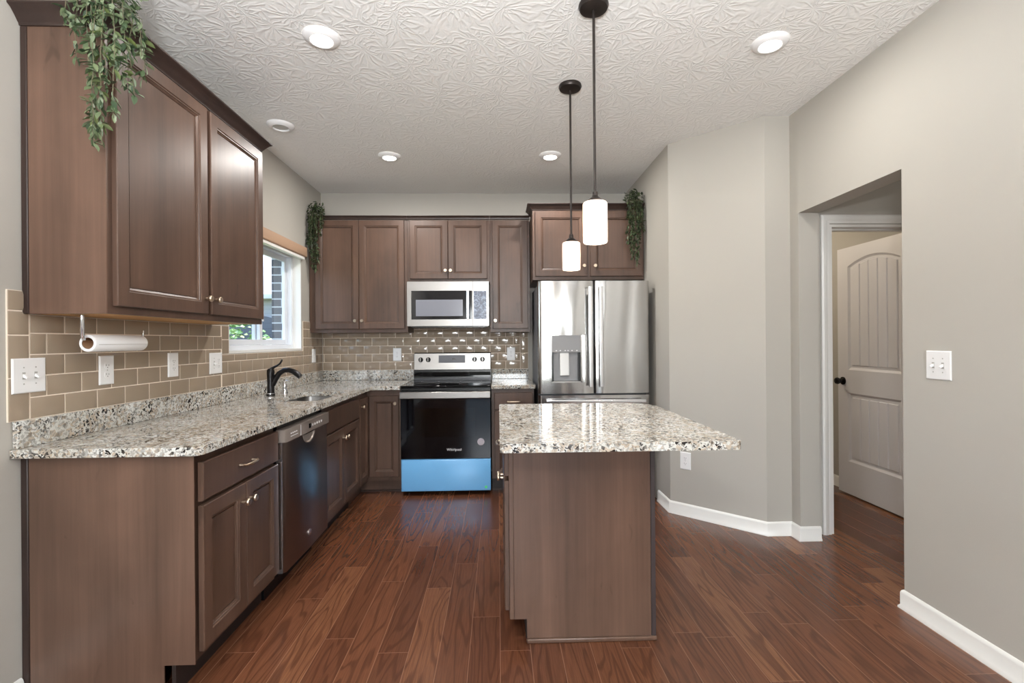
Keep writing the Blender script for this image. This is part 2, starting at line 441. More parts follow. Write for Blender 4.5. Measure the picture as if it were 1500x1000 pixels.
def text_mesh(name, s, size, mat, parent, loc, rot, extrude=.0004):
    cu = bpy.data.curves.new(name, 'FONT'); cu.body = s; cu.size = size; cu.extrude = extrude; cu.align_x = 'CENTER'; cu.align_y = 'CENTER'
    t = bpy.data.objects.new(name, cu); COL.objects.link(t)
    bpy.context.view_layer.update()
    me = bpy.data.meshes.new_from_object(t.evaluated_get(bpy.context.evaluated_depsgraph_get()))
    COL.objects.unlink(t); bpy.data.objects.remove(t)
    me.materials.clear(); me.materials.append(M[mat])
    o = bpy.data.objects.new(name, me); COL.objects.link(o); o.parent = parent; o.location = loc; o.rotation_euler = rot
    return o

# ------------------------------------------------------------------ the setting
def struct(name, mb, mat, **kw): return mb.build(name, mat, kind='structure', **kw)
T = .14
struct('floor', MB().box(XL - T, 3.3, YREAR - T, 6.2, -.1, 0), 'floor')
struct('ceiling', MB().box(XL - T, 3.3, YREAR - T, 6.2, ZC, ZC + .12), 'ceiling')
WY0, WY1, WZ0, WZ1 = 3.164, 4.325, 1.228, 2.085
wl = MB().box(XL - T, XL, YREAR - T, WY0, 0, ZC).box(XL - T, XL, WY1, YB + T, 0, ZC).box(XL - T, XL, WY0, WY1, 0, WZ0).box(XL - T, XL, WY0, WY1, WZ1, ZC)
wall_left = struct('wall_left', wl, 'wall')
wall_back = struct('wall_back', MB().box(XL, XR + .1, YB, YB + T, 0, ZC), 'wall')
S = (XR, 3.600); A = (1.768, 3.139); B = (XW, 3.139)
struct('wall_alcove', MB().prism([(XR, YB), S, (XR + .1, 3.64), (XR + .1, YB)], 0, ZC), 'wall')
struct('wall_diagonal', MB().prism([S, A, (A[0] + .02, A[1] + .14), (S[0] + .1, 3.64)], 0, ZC), 'wall')
OY0, OY1, OZ = 3.049, 2.256, 2.104
XJ = 2.066
struct('wall_jog', MB().box(A[0], XW, 3.139, 3.279, 0, ZC).box(XW, XJ, OY0, 3.279, 0, ZC), 'wall')
struct('wall_right', MB().box(XW, XJ, YREAR - T, OY1, 0, ZC).box(XW, XJ, OY1, OY0, OZ, ZC), 'wall')
DX0, DX1, DZ = 2.200, 2.935, 2.052
struct('wall_hall', MB().box(XJ, DX0, 3.139, 3.279, 0, ZC).box(DX1, 3.2, 3.139, 3.279, 0, ZC).box(DX0, DX1, 3.139, 3.279, DZ, ZC), 'wall')
struct('wall_hall_end', MB().box(3.05, 3.2, 1.2, 3.139, 0, ZC), 'wall')
struct('wall_hall_near', MB().box(XJ, 3.05, 1.06, 1.2, 0, ZC), 'wall')
struct('wall_pantry', MB().box(2.985, 3.2, 3.279, 5.6, 0, ZC).box(1.5, 3.2, 5.6, 5.74, 0, ZC).box(1.36, 1.5, 3.85, 5.74, 0, ZC), 'wall')
PX0, PX1, PZ = -.85, 1.15, 2.13
struct('wall_rear', MB().box(XL, PX0, YREAR - T, YREAR, 0, ZC).box(PX1, XW, YREAR - T, YREAR, 0, ZC).box(PX0, PX1, YREAR - T, YREAR, PZ, ZC), 'wall')
pf = MB()
for x in (PX0, PX1 - .08, (PX0 + PX1) / 2 - .05): pf.box(x, x + .08, YREAR - .1, YREAR - .03, 0, PZ)
pf.box(PX0, PX1, YREAR - .1, YREAR - .03, PZ - .08, PZ).box(PX0, PX1, YREAR - .1, YREAR - .03, 0, .08)
struct('window_2', pf, 'vinyl')

# skirting
def skirting(name, pts, side=1):
    """profile swept along floor points; room on the left of the direction when side = 1"""
    prof = [(0, 0), (.019, 0), (.019, .008), (.012, .018), (.012, .074), (.009, .084), (.003, .090), (0, .090)]
    P = [Vector((p[0], p[1], 0)) for p in pts]; L = []
    for i, p in enumerate(P):
        d0 = (P[i] - P[i - 1]).normalized() if i else (P[1] - P[0]).normalized()
        d1 = (P[i + 1] - P[i]).normalized() if i < len(P) - 1 else d0
        n0 = Vector((-d0.y, d0.x, 0)) * side; n1 = Vector((-d1.y, d1.x, 0)) * side
        b = (n0 + n1).normalized(); k = 1 / max(b.dot(n0), .3)
        L.append([tuple(p + b * (k * q) + Vector((0, 0, h))) for q, h in prof])
    return struct(name, MB().loops(L), 'trim', smooth=40)
skirting('baseboard_diagonal', [(XR, 3.86), S, A, B, (XW, OY0), (XJ, OY0)], side=-1)
skirting('baseboard_right', [(XJ, OY1), (XW, OY1), (XW, YREAR)], side=-1)
skirting('baseboard_left', [(XL, YREAR), (XL, 1.80)], side=-1)
skirting('baseboard_pantry', [(2.985, 5.6), (2.985, 3.30)], side=-1)
# door casing
def casing(x0, x1, z, y, w=.057):
    prof = [(0, 0), (w, 0), (w, -.012), (w * .8, -.019), (w * .45, -.016), (w * .3, -.010), (0, -.010)]
    mb = MB()
    L = []
    for (cx, cz, dx, dz) in ((x0, 0, -1, 0), (x0, z, -1, 1), (x1, z, 1, 1), (x1, 0, 1, 0)):
        L.append([(cx + dx * (q + .004), y + d, cz + dz * (q + .004)) for q, d in prof])
    mb.loops(L)
    return mb
struct('trim_1', casing(DX0, DX1, DZ, 3.139), 'trim', smooth=35)
jb = MB().box(DX0, DX0 + .018, 3.139, 3.279, 0, DZ).box(DX1 - .018, DX1, 3.139, 3.279, 0, DZ).box(DX0 + .018, DX1 - .018, 3.139, 3.279, DZ - .018, DZ)
jb.box(DX0 + .018, DX0 + .030, 3.185, 3.225, 0, DZ - .018).box(DX0 + .03, DX1 - .018, 3.185, 3.225, DZ - .030, DZ - .018)
struct('trim_2', jb, 'trim')

# pantry door leaf: hinged on the right jamb, standing open along +Y; its visible face looks to -X
def door_leaf():
    W, H, TH = .762, 2.035, .035
    x0, x1 = .118, W - .118
    def low(i): return [(x0 + i, .29 - .02 + i), (x1 - i, .27 + i), (x1 - i, .835 - i), (x0 + i, .835 - i)]
    def top(i):
        out = [(x0 + i, 1.025 + i), (x1 - i, 1.025 + i)]
        n = 14
        for k in range(n + 1):
            x = x1 - i - (x1 - x0 - 2 * i) * k / n
            q = (x - (x0 + x1) / 2) / ((x1 - x0) / 2)
            out.append((x, 1.875 + .062 * (1 - q * q) - i))
        return out
    mb = MB()
    bm = bmesh.new(); es = []
    for lp in ([(0, 0), (W, 0), (W, H), (0, H)], low(0), top(0)):
        vs = [bm.verts.new((p[0], 0, p[1])) for p in lp]; es += [bm.edges.new((vs[i], vs[(i + 1) % len(vs)])) for i in range(len(vs))]
    bmesh.ops.triangle_fill(bm, use_beauty=True, use_dissolve=False, edges=es); bm.verts.index_update()
    mb.add([tuple(v.co) for v in bm.verts], [tuple(v.index for v in f.verts) for f in bm.faces]); bm.free()
    for fn in (low, top):
        mb.loops([[(p[0], d, p[1]) for p in fn(i)] for i, d in ((0, 0), (.006, .005), (.018, .012), (.026, .012))], False, True)
    mb.add([(0, 0, 0), (W, 0, 0), (W, 0, H), (0, 0, H), (0, TH, 0), (W, TH, 0), (W, TH, H), (0, TH, H)],
           [(4, 5, 6, 7), (0, 1, 5, 4), (1, 2, 6, 5), (2, 3, 7, 6), (3, 0, 4, 7)])
    root = struct('door_1', mb, 'doorpaint', smooth=30)
    for fn, nm in ((low, 0), (top, 1)):
        b = MB(); i = .034; n = 5
        xa, xb = x0 + i, x1 - i; w = (xb - xa) / n
        for k in range(n):
            s0, s1 = xa + k * w, xa + (k + 1) * w
            def zt(x):
                if nm == 0: return .835 - i
                q = (x - (x0 + x1) / 2) / ((x1 - x0) / 2); return 1.875 + .062 * (1 - q * q) - i
            zb = (.27 if nm == 0 else 1.025) + i
            L = []
            for ins, d in ((.0025, .012), (.0028, .0085), (.007, .0045)):
                a, c = s0 + ins, s1 - ins
                L.append([(a, d, zb + ins), (c, d, zb + ins), (c, d, zt(c) - ins), ((a + c) / 2, d, zt((a + c) / 2) - ins), (a, d, zt(a) - ins)])
            b.loops(L, True, True)
        b.build('door_panel', 'doorpaint', root, smooth=30)
    k = MB()
    for s in (-1, 1):
        y0 = -.001 if s < 0 else TH + .001
        k.lathe([(.0, 0), (.033, 0), (.033, s * .006), (.012, s * .012), (.011, s * .03), (.024, s * .036), (.029, s * .05), (.024, s * .062), (.0, s * .066)], (.062, y0, .93), 'y', 20)
    k.build('door_knob', 'knobblack', root, smooth=50)
    root.location = (2.893, 4.030, .012); root.rotation_euler.z = R(-90)
door_leaf()

# ------------------------------------------------------------------ kitchen window, shade and the garden behind it
def window():
    mb = MB()      # drywall-return lining
    X0, X1 = XL - T, XL + .001
    xa = XL - T + .02
    lin = MB().box(xa, X1, WY0, WY0 + .012, WZ0, WZ1).box(xa, X1, WY1 - .012, WY1, WZ0, WZ1).box(xa, X1, WY0 + .012, WY1 - .012, WZ1 - .012, WZ1)
    lin.box(xa, XL + .004, WY0 + .012, WY1 - .012, WZ0, WZ0 + .018)
    root = lin.build('window_1', 'trim', kind='structure')
    y0, y1, z0, z1 = WY0 + .012, WY1 - .012, WZ0 + .018, WZ1 - .012
    fx0, fx1 = XL - .13, XL - .065
    f = MB().box(fx0, fx1, y0, y0 + .035, z0, z1).box(fx0, fx1, y1 - .035, y1, z0, z1).box(fx0, fx1, y0 + .035, y1 - .035, z0, z0 + .035).box(fx0, fx1, y0 + .035, y1 - .035, z1 - .035, z1)
    f.build('window_frame', 'vinyl', root, bevel=.003)
    ym = (y0 + y1) / 2
    for a, b, x in ((y0 + .036, ym + .025, XL - .086), (ym - .025, y1 - .036, XL - .118)):
        s = MB(); w = .04; za, zb = z0 + .036, z1 - .036
        s.box(x - .012, x + .014, a, a + w, za, zb).box(x - .012, x + .014, b - w, b, za, zb).box(x - .012, x + .014, a + w, b - w, za, za + w).box(x - .012, x + .014, a + w, b - w, zb - w, zb)
        so = s.build('sash', 'vinyl', root, bevel=.003)
        MB().box(x - .002, x + .002, a + w, b - w, za + w, zb - w).build('pane', 'glass', so)
    MB().box(XL - .070, XL - .056, ym - .012, ym + .018, 1.46, 1.58).build('sash_lock', 'vinyl', root, bevel=.003)
    # masonry veneer of the house around the opening, outside
    ex0, ex1 = XL - T - .10, XL - T - .002
    v = MB().box(ex0, ex1, WY1 - .035, WY1 + .6, -.2, ZC).box(ex0, ex1, WY0 - .6, WY0 + .02, -.2, ZC).box(ex0, ex1, WY0 + .02, WY1 - .035, -.2, WZ0 - .02).box(ex0, ex1, WY0 + .02, WY1 - .035, WZ1, ZC)
    struct('wall_exterior', v, 'brick')
window()
vs = MB().prism([(XL + .002, 2.050), (XL + .045, 2.050), (XL + .052, 2.058), (XL + .052, 2.128), (XL + .045, 2.138), (XL + .002, 2.138)], WY0 - .01, WY1 + .012, 'y')
t = thing('window_shade', 'tan wood valance of a raised window shade above the sink window', 'window shade', (XL, 3.75, 2.05))
vs.v = [(x - XL, y - 3.75, z - 2.05) for x, y, z in vs.v]
vs.build('valance', 'shade', t, bevel=.003)
MB().box(.004, .040, -.56, .56, -.022, -.001).build('folded_shade', 'trim', t)

struct('ground', MB().box(-40, XL - T - .11, -10, 45, -.4, -.2), 'lawn')
def garden():
    rnd = random.Random(5)
    t = thing('neighboring_house', 'grey neighbouring house with a pale roof seen through the right window pane', 'house', (-9.2, 17.5, -.2))
    MB().box(-5, 1.9, 0, 7, 0, 3.05).build('house_wall', 'siding', t)
    MB().prism([(-.5, 3.05), (-.5, 3.2), (3.5, 5.6), (7.5, 3.2), (7.5, 3.05)], -5.4, 2.3, 'x').build('house_roof', 'roof', t)
    arch = [(-1.2, .3), (1.7, .3), (1.7, 1.9)] + [(.25 + 1.45 * math.cos(R(a)), 1.9 + .62 * math.sin(R(a))) for a in range(12, 180, 12)] + [(-1.2, 1.9)]
    MB().prism(arch, -.08, -.002, 'y').build('arched_bay', 'darkbay', t)
    f = thing('rail_fence', 'white two-rail fence beyond the left window pane', 'fence', (-7.6, 13.6, -.2))
    for k in range(9): MB().box(k * 1.2 - 6, k * 1.2 - 5.9, -.05, .05, 0, 1.62).build('post', 'fence', f)
    for z in (1.46, 1.27): MB().box(-6.1, 3.8, -.075, -.051, z, z + .10).build('rail', 'fence', f)
    for i, (x, y, r, h, lab) in enumerate(((-8.6, 15.6, 1.3, 2.3, 'light green leafy bush behind the white fence, left pane'), (-6.3, 14.8, .75, 1.9, 'small green bush beside the dark arched bay, right pane'))):
        b = thing('garden_bush', lab, 'bush', (x, y, -.2), 0, 'bushes behind the fence')
        MB().tube([(0, 0, 0), (.05, 0, h * .5)], .05, 6).build('trunk', 'bark', b)
        lf = MB()
        for k in range(900):
            d = Vector((rnd.gauss(0, 1), rnd.gauss(0, 1), rnd.gauss(0, 1))).normalized() * (rnd.random() ** .4)
            c = Vector((d.x * r, d.y * r, h * .58 + d.z * h * .45)); s = rnd.uniform(.06, .14)
            q = Matrix.Rotation(rnd.uniform(0, 6.28), 3, 'Z') @ Matrix.Rotation(rnd.uniform(-1.2, 1.2), 3, 'X')
            lf.add([tuple(c + q @ Vector(p)) for p in ((-s, 0, 0), (0, -s * .6, .02), (s, 0, 0), (0, s * .6, .02))], [(0, 1, 2, 3)])
        lf.build('foliage', 'bush', b)
garden()

# ------------------------------------------------------------------ tiles
def tile_field(name, parent, regions, row0, phase, mat4, half_on_odd=True, columns=()):
    """regions: (u0,u1,z0,z1) in the wall plane; beveled 3x6 tiles facing -y of mat4"""
    P, RH, G = .1556, .0794, .0023
    mb = MB(mat4); gb = MB(mat4)
    def tile(a, b, c, d):
        if b - a < .008 or d - c < .008: return
        e = min(.0115, (b - a) * .35, (d - c) * .35)
        mb.frame(a, b, c, d, [(0, -.002), (0, -.0052), (.001, -.0062), (e, -.0092)], False, True)
    for (u0, u1, z0, z1) in regions:
        gb.box(u0, u1, -.0046, -.0002, z0, z1)
        r0 = int(math.floor((z0 - row0) / RH + 1e-4)); r1 = int(math.ceil((z1 - row0) / RH - 1e-4))
        for r in range(r0, r1):
            c, d = max(z0, row0 + r * RH) + G, min(z1, row0 + (r + 1) * RH) - G
            ph = phase + (P / 2 if r % 2 else 0)
            k0 = int(math.floor((u0 - ph) / P)); k1 = int(math.ceil((u1 - ph) / P))
            for k in range(k0, k1):
                tile(max(u0, ph + k * P) + G, min(u1, ph + (k + 1) * P) - G, c, d)
    for (u0, u1, zs) in columns:
        gb.box(u0, u1, -.0046, -.0002, zs[0], zs[-1])
        for a, b in zip(zs[:-1], zs[1:]): tile(u0 + G, u1 - G, a + G, b - G)
    g = gb.build(name, 'grout', parent)
    mb.build('tile_glaze', 'tile', g, smooth=25)
ZS = 1.020
ML = Matrix(((0, -1, 0, XL), (1, 0, 0, 0), (0, 0, 1, 0), (0, 0, 0, 1)))   # u -> +Y, -y -> +X
tile_field('tile_backsplash', wall_left, [(1.838, 3.083, ZS, 1.407), (3.083, 4.35, ZS, WZ0 - .004), (4.352, YB - .001, ZS, 1.487)], ZS, 1.8271,
           ML, columns=[(1.757, 1.837, (ZS, 1.175, 1.330, 1.418, 1.492)), (3.084, 3.162, (1.228, 1.318, 1.407))])
tile_field('tile_backsplash', wall_back, [(XL + .010, .222, ZS, 1.462)], ZS, -1.7125 + .0778, Matrix.Translation((0, YB, 0)),
           columns=[(.223, .300, (ZS, 1.175, 1.330, 1.40))])

# ------------------------------------------------------------------ cabinets
def knob_mb(x, z, y, mat=None):
    return MB(mat).lathe([(.0065, 0), (.0065, -.014), (.014, -.017), (.0155, -.021), (.0155, -.027), (.013, -.030), (0, -.030)], (x, y, z), 'y', 16)
def pull_mb(x, z, y, w=.10, mat=None):
    mb = MB(mat)
    pts = []; n = 12
    for k in range(n + 1):
        q = k / n * 2 - 1
        pts.append((x + q * w / 2 * 1.16, y - .030 + .012 * q ** 4 - .002, z + (.003 if abs(q) > .9 else 0)))
    mb.tube(pts, [.0028] + [.0042 + .0018 * (1 - (k / n * 2 - 1) ** 2) for k in range(1, n)] + [.0028], 10)
    for s in (-1, 1): mb.lathe([(.006, 0), (.0045, -.012), (.0045, -.026)], (x + s * w / 2, y, z), 'y', 10)
    return mb
def cab_door(parent, x0, x1, z0, z1, yf=-.020, knob=None, mat=None, name='door', stile=.058, pull=None):
    y = yf
    mb = MB(mat).frame(x0, x1, z0, z1, [(0, y + .0195), (0, y + .003), (.003, y), (stile - .004, y), (stile, y + .004), (stile + .004, y + .0045), (stile + .0055, y + .0075), (stile + .0135, y + .0125), (stile + .0138, y + .0193)], True, False)
    d = mb.build(name, 'wood', parent, smooth=25)
    s = stile + .0168
    MB(mat).box(x0 + s, x1 - s, y + .0125, y + .0185, z0 + s, z1 - s).build('center_panel', 'wood', d)
    if knob: knob_mb(knob[0], knob[1], y - .0005, mat).build('knob', 'nickel', d, smooth=40)
    if pull: pull_mb(pull[0], pull[1], y - .0005, .10, mat).build('pull', 'nickel', d, smooth=40)
    return d
def cab_drawer(parent, x0, x1, z0, z1, yf=-.020, pull=True, mat=None, name='drawer'):
    y = yf
    d = MB(mat).frame(x0, x1, z0, z1, [(0, y + .0195), (0, y + .004), (.004, y)], True, True).build(name, 'wood', parent, smooth=25)
    if pull: pull_mb((x0 + x1) / 2, (z0 + z1) / 2 - .004, y - .0005, .10, mat).build('pull', 'nickel', d, smooth=40)
    return d
def base_body(parent, w, depth, toe=True, z1=.888, toe_x0=0):
    MB().box(0, w, .010, depth, .115, z1).build('carcass', 'wood', parent)
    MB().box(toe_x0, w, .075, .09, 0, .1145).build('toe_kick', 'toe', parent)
XF, XD = -1.120, -1.100
D0 = XF - XL - .002
# first base cabinet on the left run (drawer over two doors, finished end)
c = thing('base_cabinet', 'brown base cabinet with one drawer over two doors, at the near end of the run', 'cabinet', (XF, 1.812, 0), R(90), 'base cabinets')
base_body(c, .644, D0, toe_x0=.004)
cab_drawer(c, .018, .634, .707, .853)
cab_door(c, .018, .324, .150, .690, knob=(.324 - .028, .613))
cab_door(c, .328, .634, .150, .690, knob=(.328 + .028, .613))
# end panel with toe notch, faces the camera
ep = MB().prism([(0, .115), (.075, .115), (.112, .115), (.112, 0), (D0 - .026, 0), (D0 - .026, .888), (0, .888)], -.005, -.0005, 'x')
ep.build('end_panel', 'panel', c)
MB().box(-.009, -.0005, D0 - .0255, D0, 0, .888).build('scribe_moulding', 'crown', c, bevel=.003)
# sink base
c = thing('base_cabinet', 'brown sink base cabinet with a blank front over two doors, right of the dishwasher', 'cabinet', (XF, 3.094, 0), R(90), 'base cabinets')
MB().box(0, .018, 0, D0, .115, .888).box(.754, .772, 0, D0, .115, .888).box(.018, .754, 0, .02, .115, .888).box(.018, .754, .02, D0, .115, .135).build('carcass', 'wood', c)
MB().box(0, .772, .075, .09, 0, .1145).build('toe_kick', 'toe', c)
cab_drawer(c, .008, .766, .700, .853, pull=False, name='false_front')
cab_door(c, .008, .385, .150, .690, knob=(.385 - .028, .620))
cab_door(c, .389, .766, .150, .690, knob=(.389 + .028, .620))
# corner cabinet with a folding pair of doors
c = thing('corner_cabinet', 'brown corner base cabinet with two doors meeting at the inside corner by the range', 'cabinet', (XF, 4.151, 0))
MB().prism([(XL - XF + .002, -.281), (0, -.281), (0, 0), (.286, 0), (.286, .668), (XL - XF + .002, .668)], .115, .888).build('carcass', 'wood', c)
MB().box(-.09, -.075, -.281, .09, 0, .1145).box(-.075, .286, .075, .09, 0, .1145).build('toe_kick', 'wood', c)
MB().box(-.074, .286, .064, .0745, .0, .016).build('shoe_moulding', 'crown', c)
mrot = Matrix.Rotation(R(90), 4, 'Z')
cab_door(c, -.268, -.022, .150, .838, knob=(-.240, .775), mat=mrot, stile=.05)
cab_door(c, .022, .272, .150, .838, knob=(.246, .775), stile=.05)
# three drawer stack right of the range
c = thing('drawer_cabinet', 'narrow brown base cabinet with three stacked drawers between range and refrigerator', 'cabinet', (-.058, 4.151, 0))
base_body(c, .366, .668)
MB().box(0, .366, .064, .0745, 0, .016).build('shoe_moulding', 'crown', c)
cab_drawer(c, .024, .352, .711, .855)
cab_door(c, .024, .352, .425, .700, name='drawer', pull=(.188, .640), stile=.045)
cab_door(c, .024, .352, .150, .414, name='drawer', pull=(.188, .36), stile=.045)

# ------------------------------------------------------------------ countertops and sink
def offset_parent(t, mb):
    lx, ly, lz = t.location; mb.v = [(x - lx, y - ly, z - lz) for x, y, z in mb.v]; return mb
CX, CY = -1.0725, 4.100
SINK = rrect(-1.462, -1.150, 3.125, 3.700, .06)
outer = [(XL + .002, 1.765), (CX - .035, 1.765)] + [(CX - .035 + .035 * math.sin(R(a)), 1.800 - .035 * math.cos(R(a))) for a in range(15, 91, 15)]
outer += [(CX, CY - .02), (CX + .006, CY - .006), (CX + .02, CY), (-.8315, CY), (-.8315, YB - .002), (XL + .002, YB - .002)]
t = thing('countertop', 'L-shaped speckled granite countertop on the left and back cabinets with the sink cut-out', 'countertop', (-1.4, 3.5, ZB), 0, 'granite countertops')
offset_parent(t, slab(outer, [SINK], ZB, ZT)).build('slab', 'granite', t, bevel=.004)
sp = MB().box(XL + .002, XL + .022, 1.775, YB - .023, ZT + .0005, ZS).box(XL + .002, -.8315, YB - .022, YB - .002, ZT + .0005, ZS)
offset_parent(t, sp).build('granite_upstand', 'granite', t, bevel=.002)
t = thing('countertop', 'small speckled granite countertop between the range and the refrigerator', 'countertop', (.12, 4.46, ZB), 0, 'granite countertops')
offset_parent(t, MB().box(-.060, .318, CY, YB - .002, ZB, ZT)).build('slab', 'granite', t, bevel=.004)
offset_parent(t, MB().box(-.060, .300, YB - .022, YB - .002, ZT + .0005, ZS)).build('granite_upstand', 'granite', t, bevel=.002)

t = thing('kitchen_sink', 'stainless steel undermount sink bowl set into the left countertop', 'sink', (-1.306, 3.4125, ZB - .19))
def sl(i, z, r): return [(x + 1.306, y - 3.4125, z) for x, y in rrect(-1.470 + i, -1.142 - i, 3.117 + i, 3.708 - i, r)]
bw = MB().loops([[(p[0], p[1], .188) for p in sl(-.02, 0, .08)], sl(0, .188, .062), sl(.004, .03, .06), sl(.02, .008, .05), sl(.05, 0.003, .04)], False, True)
bw.build('bowl', 'steel', t, smooth=40)
MB().lathe([(.045, 0.0035), (.043, .006), (.03, .004), (0, .004)], (0, .05, 0), 'z', 20, False).build('drain', 'chrome', t, smooth=40)

t = thing('faucet', 'black single-lever kitchen faucet standing behind the sink', 'faucet', (-1.617, 3.484, ZT))
MB().lathe([(.030, 0.0005), (.030, .012), (.027, .018), (.0245, .022), (.0235, .10), (.026, .15), (.025, .178), (.018, .190), (0, .193)], (0, 0, 0), 'z', 24).build('faucet_body', 'faucet', t, smooth=40)
MB().lathe([(.0305, .0125), (.0305, .0175)], (0, 0, 0), 'z', 24).build('base_ring', 'chrome', t, smooth=40)
pts = [(.012, 0, .075), (.035, 0, .120), (.062, 0, .158), (.095, 0, .178), (.130, 0, .179), (.160, 0, .168), (.188, 0, .149), (.210, 0, .130)]
MB().tube(pts, [.020, .020, .0185, .0175, .0175, .019, .0205, .0195], 14).build('spout', 'faucet', t, smooth=40)
MB().tube([(0, 0, .185), (.02, 0, .198), (.045, 0, .211), (.066, 0, .226), (.078, 0, .246), (.080, 0, .256)], [.012, .0095, .007, .0065, .007, .006], 10).build('lever', 'faucet', t, smooth=40)
t = thing('soap_dispenser', 'small chrome soap dispenser beside the black faucet', 'soap dispenser', (-1.585, 3.635, ZT))
MB().lathe([(.022, .0005), (.022, .006), (.018, .022), (.014, .034), (.017, .042), (.016, .056), (.008, .075), (.006, .092), (0, .093)], (0, 0, 0), 'z', 18).build('pump_body', 'chrome', t, smooth=40)
MB().tube([(0, 0, .088), (.015, 0, .092), (.04, 0, .087)], [.006, .005, .004], 8).build('nozzle', 'chrome', t, smooth=40)

# ------------------------------------------------------------------ dishwasher
t = thing('dishwasher', 'dark slate built-in dishwasher with a control strip along its top', 'dishwasher', (-1.085, 2.461, 0), R(90))
w = .626
MB().box(.012, w - .006, .035, .60, .115, .876).build('tub', 'black', t)
MB().box(.004, w - .004, .10, .115, 0, .114).build('toe_panel', 'black', t)
d = MB().prism([(0, .034), (.004, .003), (.02, -.006), (w * .5, -.011), (w - .02, -.006), (w - .004, .003), (w, .034)], .135, .790).build('door', 'slate', t, smooth=35)
MB().box(-.0022, -.0004, .004, .034, .135, .790).build('edge_highlight', 'handle_steel', d)  # bright sliver stands in for the highlight on the door edge
cs = MB().prism([(0, .034), (.001, -.010), (.012, -.016), (w - .012, -.016), (w - .001, -.010), (w, .034)], .7925, .856).build('control_strip', 'slate_light', t, smooth=35)
for k in range(5): MB().box(.345 + k * .034, .357 + k * .034, -.0172, -.0162, .818, .830).build('indicator_mark', 'letter', cs)
for k in range(4): MB().box(.055 + k * .022, .069 + k * .022, -.0172, -.0162, .826, .832).build('indicator_mark', 'letter', cs)
MB().box(.055, .145, -.0172, -.0162, .812, .815).build('indicator_line', 'letter', cs)
MB().box(.295, .322, -.0174, -.0162, .812, .838).build('display_window', 'black', cs)
MB().box(.182, .185, -.0174, -.0162, .795, .852).build('seam', 'letter', cs)
hp = MB()
hp.loops([[(.30 + .085 * math.cos(R(a)) * s, y, .788 + .055 * math.sin(R(a)) * s) for a in range(180, 361, 15)] for s, y in ((1, -.0125), (1, -.0165), (.86, -.0165), (.80, -.0115))], False, True)
hp.build('pocket_handle', 'slate_light', d, smooth=35)
MB().lathe([(.019, 0), (.019, -.0025), (.0165, -.003), (0, -.003)], (.305, -.0112, .225), 'y', 20).build('round_emblem', 'chrome', d, smooth=30)

